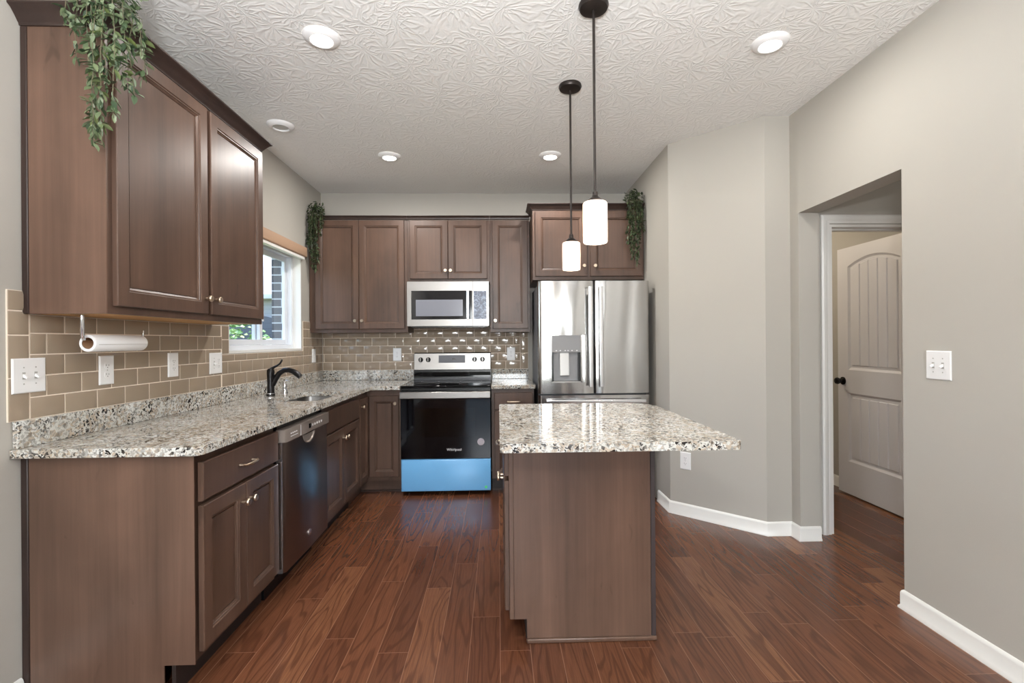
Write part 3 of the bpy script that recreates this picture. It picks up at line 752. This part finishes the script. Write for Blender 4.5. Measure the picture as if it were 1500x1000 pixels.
# ------------------------------------------------------------------ range
def build_range():
    t = thing('range', 'freestanding electric range with stainless backguard, black oven door and blue-filmed drawer', 'range', (-.4445, 4.111, 0))
    W = .3775
    MB().box(-W + .004, W - .004, .0, .685, .03, .903).build('body', 'black', t)
    for x in (-W + .05, W - .05):
        for y in (.06, .6): MB().lathe([(.018, 0), (.018, .029)], (x, y, 0), 'z', 12).build('foot', 'black', t)
    ct = MB().box(-W, W, -.012, .60, .9035, .923).build('cooktop', 'blackglass', t, bevel=.004)
    for i, (x, y, r) in enumerate(((-.19, .15, .11), (.19, .15, .085), (-.19, .43, .08), (.19, .43, .10))):
        MB().lathe([(r, .9232), (r + .0025, .9238), (r + .005, .9232)], (x, y, 0), 'z', 40, False, False).build('burner_ring', 'greydark', ct)
    MB().box(-W, W, -.010, -.001, .886, .9025).build('front_lip', 'black', t)
    # backguard
    bg = MB().prism([(.605, 1.018), (.642, 1.030), (.635, 1.180), (.645, 1.188), (.685, 1.188), (.685, .905), (.602, .905), (.602, .924)][::-1], -W + .004, W - .004, 'x')
    bgo = bg.build('backguard', 'black', t)
    fp = MB().prism([(.600, 1.022), (.6345, 1.030), (.628, 1.182), (.615, 1.182)], -W + .006, W - .006, 'x')
    fpo = fp.build('backguard_panel', 'steel', t, bevel=.003)
    MB().prism([(.598, .955), (.601, .955), (.601, 1.000), (.598, 1.000)], -W + .008, W - .008, 'x').build('vent_strip', 'blackglass', t)
    MB().prism([(.592, .926), (.601, .926), (.601, .942), (.592, .942)], -W + .008, W - .008, 'x').build('vent_trim', 'greydark', t)
    yk = lambda z: .600 + (z - 1.022) / .160 * .015 - .001
    for x in (-.306, -.233, .216, .293):
        z = 1.121
        k = MB().lathe([(.0235, 0), (.0235, -.006), (.0205, -.010), (.0190, -.026), (.017, -.029), (0, -.029)], (x, yk(z), z), 'y', 22).build('control_knob', 'black', t, smooth=40)
        MB().box(x - .0035, x + .0035, yk(z) - .033, yk(z) - .0292, z - .016, z + .018).build('knob_grip', 'steel', k)
    ds = MB().box(-.132, .124, yk(1.10) - .004, yk(1.10) + .002, 1.090, 1.163).build('display_panel', 'displaygrey', t)
    q = MB()
    for k in range(3): q.box(.004 + k * .012, .012 + k * .012, yk(1.10) - .0048, yk(1.10) - .0041, 1.120, 1.134 - .004 * k)
    q.build('clock_mark', 'black', ds)
    # oven door
    z0, z1 = .314, .884
    wx0, wx1, wz0, wz1 = -.255, .245, .495, .735
    dm = MB().box(-W + .002, wx0, -.034, -.001, z0, z1).box(wx1, W - .002, -.034, -.001, z0, z1).box(wx0, wx1, -.034, -.001, z0, wz0).box(wx0, wx1, -.034, -.001, wz1, z1)
    d = dm.build('oven_door', 'blackglass', t)
    MB().box(wx0 + .001, wx1 - .001, -.0055, -.002, wz0 + .001, wz1 - .001).build('oven_liner', 'cavity', d)
    rk = MB()
    for z in (.575, .615):
        rk.tube([(wx0 + .01, -.016, z), (wx1 - .01, -.016, z)], .0025, 8)
    for k in range(11): rk.tube([(wx0 + .03 + k * .044, -.0145, .575), (wx0 + .03 + k * .044, -.0145, .567)], .0015, 6)
    rk.build('oven_rack', 'steel', d)
    MB().box(wx0 + .0005, wx1 - .0005, -.0335, -.0305, wz0 + .0005, wz1 - .0005).build('door_glass', 'ovenglass', d)
    h = MB().prism([(-.070, .822), (-.064, .818), (-.036, .818), (-.0345, .824), (-.0345, .872), (-.036, .877), (-.064, .877), (-.070, .873)], -W, W, 'x')
    h.build('oven_handle', 'steel', d, bevel=.003)
    MB().lathe([(.030, 0), (.030, -.0006), (0, -.0006)], (.295, -.0342, .450), 'y', 24).build('round_sticker', 'sticker', d)
    text_mesh('lettering', 'Whirlpool', .030, 'letter', d, (.070, -.0345, .386), (R(90), 0, 0))
    # drawer
    dr = MB().frame(-W + .002, W - .002, .038, .306, [(0, -.001), (0, -.026), (.006, -.032), (.012, -.034)], True, True).build('storage_drawer', 'blue', t, smooth=40)
    MB().lathe([(.0115, 0), (.0115, -.0006), (0, -.0006)], (.336, -.0342, .068), 'y', 20).build('green_dot_sticker', 'green', dr)
build_range()

# ------------------------------------------------------------------ microwave
def build_microwave():
    t = thing('microwave', 'stainless over-the-range microwave with dark window under the wall cabinet', 'microwave', (-.4515, 4.42, 1.438))
    W, H = .372, .405
    MB().box(-W, W, .030, .400, .004, H - .002).build('case', 'black', t)
    xs = .224
    wx0, wx1, wz0, wz1 = -.334, .2195, .060, .322
    f = MB().box(-W, wx0, 0, .029, 0, H).box(wx1, xs - .0015, 0, .029, 0, H).box(wx0, wx1, 0, .029, 0, wz0).box(wx0, wx1, 0, .029, wz1, H)
    d = f.build('door', 'steel', t)
    MB().box(wx0 + .0005, wx1 - .0005, .003, .02, wz0 + .0005, wz1 - .0005).build('door_glass', 'mwblack', d)
    MB().box(-.293, .134, .001, .0028, .090, .240).build('window_mesh', 'mwglass', d)
    MB().prism([(.166, 0), (.168, -.030), (.174, -.038), (.190, -.038), (.196, -.030), (.198, 0), (.190, -.001), (.188, -.026), (.176, -.026), (.174, -.001)][::-1], .066, .316).build('handle', 'handle_steel', d, smooth=30)
    cp = MB().box(xs + .0015, W, 0, .029, 0, H).build('control_panel', 'steel', t)
    MB().box(xs + .010, W - .022, -.002, -.0002, .062, .318).build('keypad', 'film', cp)
    MB().box(-.34, .34, .04, .30, -.012, .0035).build('vent_grille', 'black', t)
    MB().box(W - .05, W - .01, .03, .10, -.006, .0035).build('hinge_bracket', 'white', t)
build_microwave()

# ------------------------------------------------------------------ wall cabinets
def crown_path(parent, pts, z0, h, p, mat='crown'):
    """crown moulding swept along outside corner points (local), outward on the right of travel"""
    prof = [(0, 0), (.006, 0), (.008, h * .12), (.012, h * .2), (p * .45, h * .45), (p * .75, h * .75), (p * .95, h * .85), (p, h * .9), (p, h), (0, h)]
    P = [Vector((a, b, 0)) for a, b in pts]; L = []
    for i in range(len(P)):
        d0 = (P[i] - P[i - 1]).normalized() if i else (P[1] - P[0]).normalized()
        d1 = (P[i + 1] - P[i]).normalized() if i < len(P) - 1 else d0
        n0 = Vector((d0.y, -d0.x, 0)); n1 = Vector((d1.y, -d1.x, 0)); b = (n0 + n1).normalized(); k = 1 / max(b.dot(n0), .3)
        L.append([tuple(P[i] + b * (k * q) + Vector((0, 0, z0 + z))) for q, z in prof])
    return MB().loops(L).build('crown_moulding', mat, parent, smooth=25)
# left wall cabinet
XU = -1.435
DU = XU - XL - .002
c = thing('wall_cabinet', 'large brown two-door wall cabinet hanging on the left wall near the camera', 'cabinet', (XU, 1.822, 1.408), R(90), 'wall cabinets')
WU = 1.160; HU = 1.050
MB().box(0, .0178, 0, DU, 0, HU).box(WU - .0178, WU, 0, DU, 0, HU).box(.018, WU - .018, 0, DU, HU - .018, HU).box(.018, WU - .018, 0, .019, 0, HU - .018).box(.018, WU - .018, DU - .006, DU, .02, HU - .018).build('carcass', 'wood', c)
MB().box(.018, WU - .018, .0195, DU - .006, .0006, .012).build('bottom_panel', 'raw', c)
MB().box(-.005, -.0005, .0, DU - .024, 0, HU).build('end_panel', 'panel', c)
MB().box(-.009, -.0005, DU - .0235, DU, 0, HU).build('scribe_moulding', 'crown', c, bevel=.003)
cab_door(c, .022, .590, .030, 1.038, knob=(.590 - .022, .105), stile=.060)
cab_door(c, .616, 1.146, .030, 1.038, knob=(.616 + .030, .105), stile=.060)
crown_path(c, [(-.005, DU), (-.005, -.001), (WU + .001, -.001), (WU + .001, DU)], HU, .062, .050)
# back wall cabinets
YU = 4.498; DB = YB - YU - .002
def back_cab(label, x0, x1, z0, z1, doors, extra=0):
    c = thing('wall_cabinet', label, 'cabinet', (x0, YU, z0), 0, 'wall cabinets')
    w, h = x1 - x0, z1 - z0
    MB().box(0, w, .008, DB, .0, h).build('carcass', 'wood', c)
    for (a, b, lo, hi, kn) in doors:
        cab_door(c, a - x0, b - x0, lo - z0, hi - z0, knob=None if kn is None else (kn - x0, lo - z0 + .074), stile=.052)
    return c
ZU0, ZU1 = 1.385, 2.424
ca = back_cab('brown two-door wall cabinet in the back corner left of the microwave', -1.733, -.832, ZU0, ZU1,
         [(-1.672, -1.276, 1.418, 2.416, -1.276 - .030), (-1.272, -.858, 1.418, 2.416, -1.272 + .030)])
cb = back_cab('short brown two-door wall cabinet directly above the microwave', -.830, -.070, 1.846, ZU1, [(-.808, -.457, 1.876, 2.416, -.457 - .022), (-.453, -.094, 1.876, 2.416, -.453 + .022)])
cc = back_cab('tall narrow one-door wall cabinet right of the microwave', -.068, .302, ZU0 - .003, ZU1, [(-.044, .281, 1.412, 2.416, -.044 + .022)])
for cc_, x0, x1 in ((ca, -1.733, -.832), (cb, -.830, -.070), (cc, -.068, .302)):
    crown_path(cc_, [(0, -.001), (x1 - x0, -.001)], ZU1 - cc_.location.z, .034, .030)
# cabinet over the refrigerator
YF = 4.203
c = thing('wall_cabinet', 'deep brown two-door wall cabinet above the refrigerator', 'cabinet', (.309, YF, 1.826), 0, 'wall cabinets')
MB().box(0, .975, 0, YB - YF - .002, 0, .608).build('carcass', 'wood', c)
cab_door(c, .022, .473, .030, .592, knob=(.473 - .029, .118), stile=.055)
cab_door(c, .502, .963, .030, .592, knob=(.502 + .038, .118), stile=.055)
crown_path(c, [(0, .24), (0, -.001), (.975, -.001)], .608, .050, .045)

# ------------------------------------------------------------------ refrigerator
def build_fridge():
    t = thing('refrigerator', 'stainless french-door refrigerator with a water dispenser in its left door', 'refrigerator', (.7845, 3.900, 0))
    W = .4565
    MB().box(-W + .012, W - .012, .085, .84, .03, 1.765).build('cabinet_body', 'fridge_side', t)
    MB().box(-W + .03, W - .03, .10, .8, 0, .0295).build('base_grille', 'black', t)
    for x in (-W + .03, W - .12): MB().box(x, x + .09, .06, .16, 1.766, 1.788).build('hinge_cover', 'fridge_side', t)
    def prof(x0, x1, r0, r1):
        """convex door plan; rounder edge radius r0 at x0 and r1 at x1"""
        out = [(x0, .075)]
        n = 6
        for k in range(n + 1):
            a = R(90 * k / n); out.append((x0 + r0 * (1 - math.cos(a)), .006 + r0 * (1 - math.sin(a))))
        xm = 0
        for k in range(1, 9):
            x = x0 + r0 + (x1 - r1 - x0 - r0) * k / 9; out.append((x, .006 * (x / W) ** 2))
        for k in range(n + 1):
            a = R(90 * (1 - k / n)); out.append((x1 - r1 * (1 - math.cos(a)), .006 + r1 * (1 - math.sin(a))))
        out.append((x1, .075)); return out
    z0, z1 = .866, 1.780
    dx0, dx1, dz0, dz1 = -.3495, -.1135, .955, 1.339
    p = prof(-W, -.0055, .030, .008)
    # left door with a real recess for the dispenser: three stacked slices
    lo = [q for q in p]
    m = MB().prism(p, z0, dz0).prism(p, dz1, z1)
    left = [q for q in p if q[0] <= dx0]; right = [q for q in p if q[0] >= dx1]
    m.prism(left + [(dx0, .004), (dx0, .075)], dz0, dz1).prism([(dx1, .075), (dx1, .004)] + right, dz0, dz1)
    d = m.build('left_door', 'fridge', t, smooth=30)
    MB().box(dx0 + .001, dx1 - .001, .003, .072, 1.201, dz1 - .001).build('dispenser_panel', 'grey_panel', d)
    for x in (-.318, -.285, -.245, -.222, -.190, -.150): MB().box(x, x + .012, .0018, .0028, 1.212, 1.218).build('dispenser_icon', 'letter', d)
    MB().box(dx0 + .001, dx1 - .001, .068, .073, dz0 + .001, 1.2).build('recess_back', 'greydark', d)
    for x in (dx0 + .001, dx1 - .016): MB().box(x, x + .015, .012, .067, dz0 + .012, 1.2).build('recess_side', 'black', d)
    MB().box(-.3325, -.1305, .052, .067, dz0 + .012, 1.2).build('recess_panel', 'grey_panel', d)
    MB().prism([(.045, 1.196), (.038, 1.196), (.026, 1.012), (.030, 1.008), (.045, 1.012)], -.278, -.206, 'x').build('paddle', 'steel', d)
    MB().box(dx0 + .001, dx1 - .001, -.004, .067, dz0 + .0005, dz0 + .011).build('drip_tray', 'steel', d)
    r = MB().prism(prof(.0055, W, .008, .030), z0, z1).build('right_door', 'fridge', t, smooth=30)
    fz = MB().prism(prof(-W, W, .030, .030), .10, .852).build('freezer_drawer', 'fridge', t, smooth=30)
    for x, par in ((-.040, d), (.044, r)):
        h = MB().prism(rrect(x - .017, x + .017, -.062, -.040, .007), .925, 1.728)
        h.box(x - .010, x + .010, -.045, .002, .935, .985).box(x - .010, x + .010, -.045, .002, 1.670, 1.72)
        h.build('door_handle', 'handle_steel', par, smooth=30)
    h = MB().prism([(y, z) for y, z in rrect(-.060, -.038, .790, .822, .007)], -.40, .40, 'x')
    h.box(-.39, -.35, -.04, .004, .795, .817).box(.35, .39, -.04, .004, .795, .817)
    h.build('door_handle', 'handle_steel', fz, smooth=30)
build_fridge()

# ------------------------------------------------------------------ island
IY0, IY1, IX0, IX1 = 1.7445, 2.861, .004, .895
t = thing('kitchen_island', 'brown kitchen island base with doors facing the sink side under the overhanging top', 'kitchen island', (.042, 2.835, 0), R(-90))
LW = 2.835 - 2.079; DI = .612
MB().box(0, LW, 0, DI, .100, .888).build('carcass', 'wood', t)
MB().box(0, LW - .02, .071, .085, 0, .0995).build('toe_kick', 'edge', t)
e = MB().prism([(.020, .100), (.0725, .100), (.0725, 0), (DI, 0), (DI, .888), (.020, .888)], LW + .0005, LW + .006, 'x').build('end_panel', 'panel', t)
MB().box(LW + .0005, LW + .007, 0, .0195, .100, .888).build('end_stile', 'panel', t, bevel=.002)
MB().box(LW - .012, LW + .006, .0725, .074, 0, .098).build('toe_return', 'edge', t)
MB().box(0, LW + .012, DI + .0005, DI + .019, 0, .888).build('back_panel', 'edge', t)
MB().box(LW + .0065, LW + .018, .0725, DI + .022, 0, .019).build('shoe_moulding', 'panel', t, bevel=.005)
cab_drawer(t, .012, LW - .012, .712, .855)
cab_door(t, .012, LW / 2 - .002, .130, .690, knob=(LW / 2 - .030, .610))
cab_door(t, LW / 2 + .002, LW - .012, .130, .690, knob=(LW / 2 + .030, .610))
t = thing('countertop', 'speckled granite island countertop with one rounded far corner', 'countertop', (.45, 2.3, ZB), 0, 'granite countertops')
poly = rrect(IX0, IX1, IY0, IY1, .01, 10, rs=(.012, .02, .19, .012))
offset_parent(t, slab(poly, [], ZB, ZT)).build('slab', 'granite', t, bevel=.004)

# ------------------------------------------------------------------ pendants and recessed lights
def pendant(label, x, y, zs0, zs1, rs):
    t = thing('pendant_light', label, 'pendant light', (x, y, ZC), 0, 'pendant lights over the island')
    MB().lathe([(.064, -.0005), (.066, -.010), (.060, -.022), (.045, -.026), (.012, -.028), (0, -.028)], (0, 0, 0), 'z', 32).build('canopy', 'bronze', t, smooth=40)
    MB().lathe([(.006, -.028), (.006, zs1 - ZC + .045)], (0, 0, 0), 'z', 12).build('rod', 'bronze', t, smooth=40)
    z = zs1 - ZC
    MB().lathe([(.006, z + .046), (.012, z + .044), (.013, z + .026), (.020, z + .020), (.036, z + .006), (.038, z - .001), (0, z - .001)], (0, 0, 0), 'z', 24).build('socket_cap', 'bronze', t, smooth=40)
    zb = zs0 - ZC
    MB().lathe([(.036, z - .001), (rs - .004, z - .002), (rs, z - .008), (rs, zb + .004), (rs - .002, zb), (rs - .007, zb), (rs - .008, zb + .004), (rs - .008, z - .012), (.02, z - .012)], (0, 0, 0), 'z', 32, False, False).build('glass_shade', 'shade_glass', t, smooth=40)
    lamp('pendant_bulb', 'POINT', (x, y, zs0 + .085), 13, (1, .93, .85), shadow_soft_size=.03)
pendant('lit pendant lamp with white glass cylinder, nearer and larger of the two', .430, 2.105, 1.722, 1.900, .053)
pendant('lit pendant lamp with white glass cylinder, farther one by the refrigerator', .428, 2.778, 1.703, 1.862, .051)

def downlight(label, x, y, on=True, power=7):
    t = thing('recessed_light', label, 'ceiling light', (x, y, ZC), 0, 'recessed ceiling lights')
    MB().lathe([(.088, -.0005), (.086, -.006), (.074, -.016), (.056, -.022), (.052, -.020), (.051, -.012)], (0, 0, 0), 'z', 36, False, False).build('trim_ring', 'white', t, smooth=40)
    MB().lathe([(.0505, -.012), (.03, -.0135), (0, -.014)], (0, 0, 0), 'z', 30, False, False).build('lens', 'lens_on' if on else 'lens_off', t, smooth=40)
    if on: lamp('downlight_lamp', 'AREA', (x, y, ZC - .026), power, (1, .965, .92), shape='DISK', size=.10)
downlight('lit recessed ceiling light near the left cabinet crown', -.838, 2.355)
downlight('lit recessed ceiling light above the hall opening side', 1.362, 2.360, power=6)
downlight('lit recessed ceiling light at the back, left of the pendants', -.846, 3.847, power=15)
downlight('lit recessed ceiling light at the back, beside the pendant rod', .426, 3.821, power=13)
downlight('unlit recessed ceiling light by the left wall above the sink', -1.456, 3.311, False)
# added fill light, unseen behind the camera: a clear globe above an uplight bowl
t = thing('added_fill_light', 'added fill light of metal bowl and clear glass globe, unseen behind the viewpoint', 'added_fill_light', (-.15, -.40, ZC))
MB().lathe([(.07, -.0005), (.07, -.02), (.012, -.026), (0, -.026)], (0, 0, 0), 'z', 24).build('canopy', 'bronze', t, smooth=40)
MB().lathe([(.007, -.026), (.007, -.752)], (0, 0, 0), 'z', 10).build('rod', 'bronze', t, smooth=40)
MB().lathe([(.012, -.750)] + [(.10 * math.sin(R(a)), -.85 + .10 * math.cos(R(a))) for a in range(10, 171, 10)] + [(.012, -.950)], (0, 0, 0), 'z', 28, False, False).build('glass_globe', 'glass', t, smooth=60)
for k in range(3):
    a = R(120 * k + 90); MB().tube([(.02 * math.cos(a), .02 * math.sin(a), -.952), (.29 * math.cos(a), .29 * math.sin(a), -1.232)], .004, 8).build('stay', 'bronze', t, smooth=40)
MB().lathe([(.30, -1.235), (.28, -1.30), (.20, -1.36), (.06, -1.39), (0, -1.39), (0, -1.384), (.06, -1.384), (.195, -1.354), (.274, -1.296), (.294, -1.235)], (0, 0, 0), 'z', 36, False, False).build('uplight_bowl', 'trim', t, smooth=40)
lamp('added_fill_bulb', 'POINT', (-.15, -.40, ZC - .85), 50, (.95, .975, 1.0), shadow_soft_size=.05)  # added fill, works like a bare flash
lamp('added_fill_uplight', 'AREA', (-.15, -.40, ZC - 1.268), 128, (.95, .975, 1.0), rot=(R(180 - 10), 0, 0), shape='DISK', size=.46)  # added fill, thrown upward to bounce off the ceiling
lamp('added_hall_fill', 'POINT', (2.5, 1.75, 2.6), 5, (1, .95, .9), shadow_soft_size=.08)  # added fill without a fixture, brightens the hall
lamp('pantry_bulb', 'POINT', (1.9, 4.75, 2.45), 22, (1, .86, .68), shadow_soft_size=.06)

# ------------------------------------------------------------------ outlets and switches
def plate(name, label, cat, loc, rotz, kind, w, h=.127, group='wall plates'):
    t = thing(name, label, cat, loc, rotz, group)
    MB().frame(-w / 2, w / 2, -h / 2, h / 2, [(0, -.0005), (0, -.003), (.004, -.006)], True, True).build('cover_plate', 'white', t, smooth=30)
    n = len(kind)
    for i, k in enumerate(kind):
        x = (i - (n - 1) / 2) * .046
        if k == 's':
            MB().box(x - .006, x + .006, -.0066, -.0061, -.013, .013).build('toggle_slot', 'lens_off', t)
            MB().prism([(-.0067, -.005), (-.020, -.011), (-.021, -.005), (-.0067, .006)], x - .0045, x + .0045, 'x').build('toggle', 'white', t)
        else:
            for z in (-.0195, .0195):
                r = MB().prism([(x + .0168 * math.cos(R(a)), z + max(-.0135, min(.0135, .0175 * math.sin(R(a))))) for a in range(0, 360, 15)], -.0075, -.0061, 'y').build('receptacle', 'white', t)
                MB().box(x - .0075, x - .0055, -.0079, -.0076, z - .002, z + .006).box(x + .0055, x + .0075, -.0079, -.0076, z - .002, z + .005).lathe([(.0022, -.0076), (.0022, -.0079), (0, -.0079)], (x, 0, z - .008), 'y', 8).build('slot', 'slot', r)
        sc = MB()
        for z in ((-.030, .030) if k == 's' else (0,)): sc.lathe([(.003, -.0061), (.003, -.0066), (0, -.0066)], (x, 0, z), 'y', 8)
        sc.build('screw', 'lens_off', t)
    return t
XT = XL + .0095
plate('light_switch', 'white double toggle switch on the tile at the near end of the left counter', 'light switch', (XT, 1.828, 1.182), R(90), 'ss', .128)
plate('electrical_outlet', 'white outlet on the left tile below the paper towel roll', 'outlet', (XT, 2.180, 1.181), R(90), 'o', .080)
plate('electrical_outlet', 'white outlet on the left tile, second from the paper towels', 'outlet', (XT, 2.617, 1.183), R(90), 'o', .080)
plate('light_switch', 'white double plate on the left tile just before the window', 'light switch', (XT, 3.006, 1.174), R(90), 'so', .128)
plate('electrical_outlet', 'white outlet on the left tile between the window and the back corner', 'outlet', (XT, 4.580, 1.172), R(90), 'o', .080)
YT = YB - .0095
plate('electrical_outlet', 'white outlet on the back tile left of the range', 'outlet', (-.997, YT, 1.172), 0, 'o', .080)
plate('electrical_outlet', 'white outlet on the back tile right of the range', 'outlet', (.130, YT, 1.169), 0, 'o', .080)
plate('light_switch', 'white double toggle switch on the plain right wall by the hall opening', 'light switch', (XW - .0005, 2.065, 1.174), R(-90), 'ss', .120)
dvx, dvy = A[0] - S[0], A[1] - S[1]; dl = math.hypot(dvx, dvy)
plate('electrical_outlet', 'white outlet low on the diagonal wall beyond the island', 'outlet', (S[0] + dvx / dl * .119 - .0003, S[1] + dvy / dl * .119 - .0003, .405), math.atan2(dvy, dvx), 'o', .080)

# ------------------------------------------------------------------ paper towels
t = thing('paper_towel_holder', 'metal paper towel holder hanging under the left wall cabinet', 'paper towel holder', (-1.598, 1.91, 1.4065))
MB().tube([(.0, -.004, .0), (.0, -.004, -.080), (0, .002, -.091), (0, .012, -.094), (0, .30, -.094), (.0, .312, -.090), (0, .316, -.052)], [.0075, .0075, .0065, .005, .004, .004, .0035], 10).build('rod', 'chrome', t, smooth=40)
MB().box(-.014, .014, -.020, .012, .0, .0015).build('mounting_plate', 'chrome', t)
t = thing('paper_towel_roll', 'nearly used white paper towel roll on the holder', 'paper towel roll', (-1.598, 1.93, 1.299))
MB().loops([[(r * math.cos(2 * PI * k / 32), y, r * math.sin(2 * PI * k / 32)) for k in range(32)] for r, y in ((.0225, 0), (.0325, 0), (.0335, .002), (.0335, .276), (.0325, .278), (.0225, .278))], False, False).build('sheets', 'paper', t, smooth=40)
MB().box(.0328, .0345, .012, .272, -.006, -.0045).build('sheet_edge', 'lens_off', t)
MB().lathe([(.022, .002), (.022, .276), (.0205, .276), (.0205, .002)], (0, 0, 0), 'y', 28, False, False).build('card_core', 'cardboard', t, smooth=40)

# ------------------------------------------------------------------ trailing plants
def trailing_plant(name, label, base, strands, lump, nl, leafmat, ll, seed, lim, dens=1.0):
    """strands: (x, y, z_top, z_bottom); lump: (cx, cy, cz, rx, ry, rz); all in world coordinates"""
    rnd = random.Random(seed); t = thing(name, label, 'plant', base, 0, 'trailing artificial plants')
    bx, by, bz = base; lf = MB(); st = MB()
    def leaf(p, s, droop):
        p = Vector(p)
        w = s * rnd.uniform(.36, .46)
        q = Matrix.Rotation(rnd.uniform(0, 2 * PI), 3, 'Z') @ Matrix.Rotation(droop + rnd.uniform(-.6, .6), 3, 'Y') @ Matrix.Rotation(rnd.uniform(-.7, .7), 3, 'X')
        sh = [(0, 0, 0), (s * .35, -w * .5, s * .05), (s * .7, -w * .40, s * .04), (s, 0, -s * .08), (s * .7, w * .40, s * .04), (s * .35, w * .5, s * .05), (s * .5, 0, -s * .03)]
        vs = [p + q @ Vector(v) for v in sh]
        vs = [(min(max(v.x, lim[0]), lim[1]) - bx, min(max(v.y, lim[2]), lim[3]) - by, v.z - bz) for v in vs]
        lf.add(vs, [(0, 1, 6), (1, 2, 6), (2, 3, 6), (3, 4, 6), (4, 5, 6), (5, 0, 6)])
    cx, cy, cz, rx, ry, rz = lump
    for k in range(nl):
        d = Vector((rnd.gauss(0, 1), rnd.gauss(0, 1), rnd.gauss(0, 1))).normalized() * rnd.random() ** .45
        leaf((cx + d.x * rx, cy + d.y * ry, cz + d.z * rz), rnd.uniform(.7, 1.15) * ll, rnd.uniform(-.6, .9))
    for (x, y, za, zb) in strands:
        pts = [(cx + (x - cx) * .3, cy + (y - cy) * .3, za + .015), (x, y, za)]
        n = max(3, int((za - zb) / .05)); px, py = x, y
        for k in range(1, n + 1):
            px += rnd.uniform(-.007, .007); py += rnd.uniform(-.006, .006)
            pts.append((min(max(px, lim[0] + .01), lim[1] - .01), min(max(py, lim[2] + .01), lim[3] - .01), za + (zb - za) * k / n))
        st.tube([(a - bx, b - by, c - bz) for a, b, c in pts], .0014, 5)
        m = int((za - zb) / (ll * .20) * dens)
        for k in range(m):
            q = rnd.random() ** .9; i = 1 + q * (len(pts) - 2); a = pts[int(i)]; b = pts[min(int(i) + 1, len(pts) - 1)]; f = i - int(i)
            leaf([a[j] + (b[j] - a[j]) * f for j in range(3)], rnd.uniform(.65, 1.1) * ll, rnd.uniform(.3, 1.3))
    st.build('vine_stem', 'stem', t); lf.build('foliage', leafmat, t, smooth=60)
trailing_plant('trailing_plant', 'grey-green trailing plant spilling over the corner of the near left wall cabinet', (-1.43, 1.80, 2.521),
    [(-1.515, 1.752, 2.53, 2.42), (-1.478, 1.752, 2.53, 2.31), (-1.440, 1.748, 2.53, 2.06), (-1.408, 1.745, 2.53, 1.99), (-1.385, 1.748, 2.53, 2.00), (-1.360, 1.755, 2.53, 2.10), (-1.350, 1.79, 2.53, 2.23), (-1.345, 1.83, 2.53, 2.21), (-1.345, 1.88, 2.53, 2.30), (-1.342, 1.86, 2.53, 2.38), (-1.43, 1.75, 2.53, 2.20), (-1.395, 1.752, 2.53, 2.22), (-1.37, 1.77, 2.53, 2.28)],
    (-1.43, 1.82, 2.575, .13, .10, .055), 230, 'leaf_near', .042, 3, (-1.62, -1.27, 1.66, 2.05))
trailing_plant('trailing_plant', 'dark green trailing plant on the back corner wall cabinet by the window', (-1.66, 4.50, 2.459),
    [(-1.70, 4.43, 2.47, 2.20), (-1.68, 4.425, 2.47, 1.98), (-1.655, 4.425, 2.47, 1.95), (-1.63, 4.425, 2.47, 2.02), (-1.60, 4.43, 2.47, 2.28), (-1.665, 4.42, 2.47, 2.08), (-1.64, 4.42, 2.47, 2.16), (-1.585, 4.43, 2.47, 2.36), (-1.69, 4.42, 2.47, 2.14)],
    (-1.655, 4.48, 2.51, .08, .07, .075), 210, 'leaf', .036, 8, (-1.732, -1.53, 4.36, 4.60), 1.5)
trailing_plant('trailing_plant', 'dark green trailing plant at the right end of the cabinet above the refrigerator', (1.20, 4.20, 2.485),
    [(1.13, 4.135, 2.50, 2.14), (1.16, 4.13, 2.50, 2.00), (1.185, 4.13, 2.50, 1.96), (1.21, 4.13, 2.50, 2.03), (1.235, 4.13, 2.50, 2.10), (1.25, 4.135, 2.50, 2.25), (1.145, 4.13, 2.50, 2.08), (1.20, 4.125, 2.50, 2.2), (1.225, 4.125, 2.50, 2.25)],
    (1.195, 4.18, 2.53, .085, .07, .075), 210, 'leaf', .036, 15, (1.06, 1.282, 4.06, 4.30), 1.5)
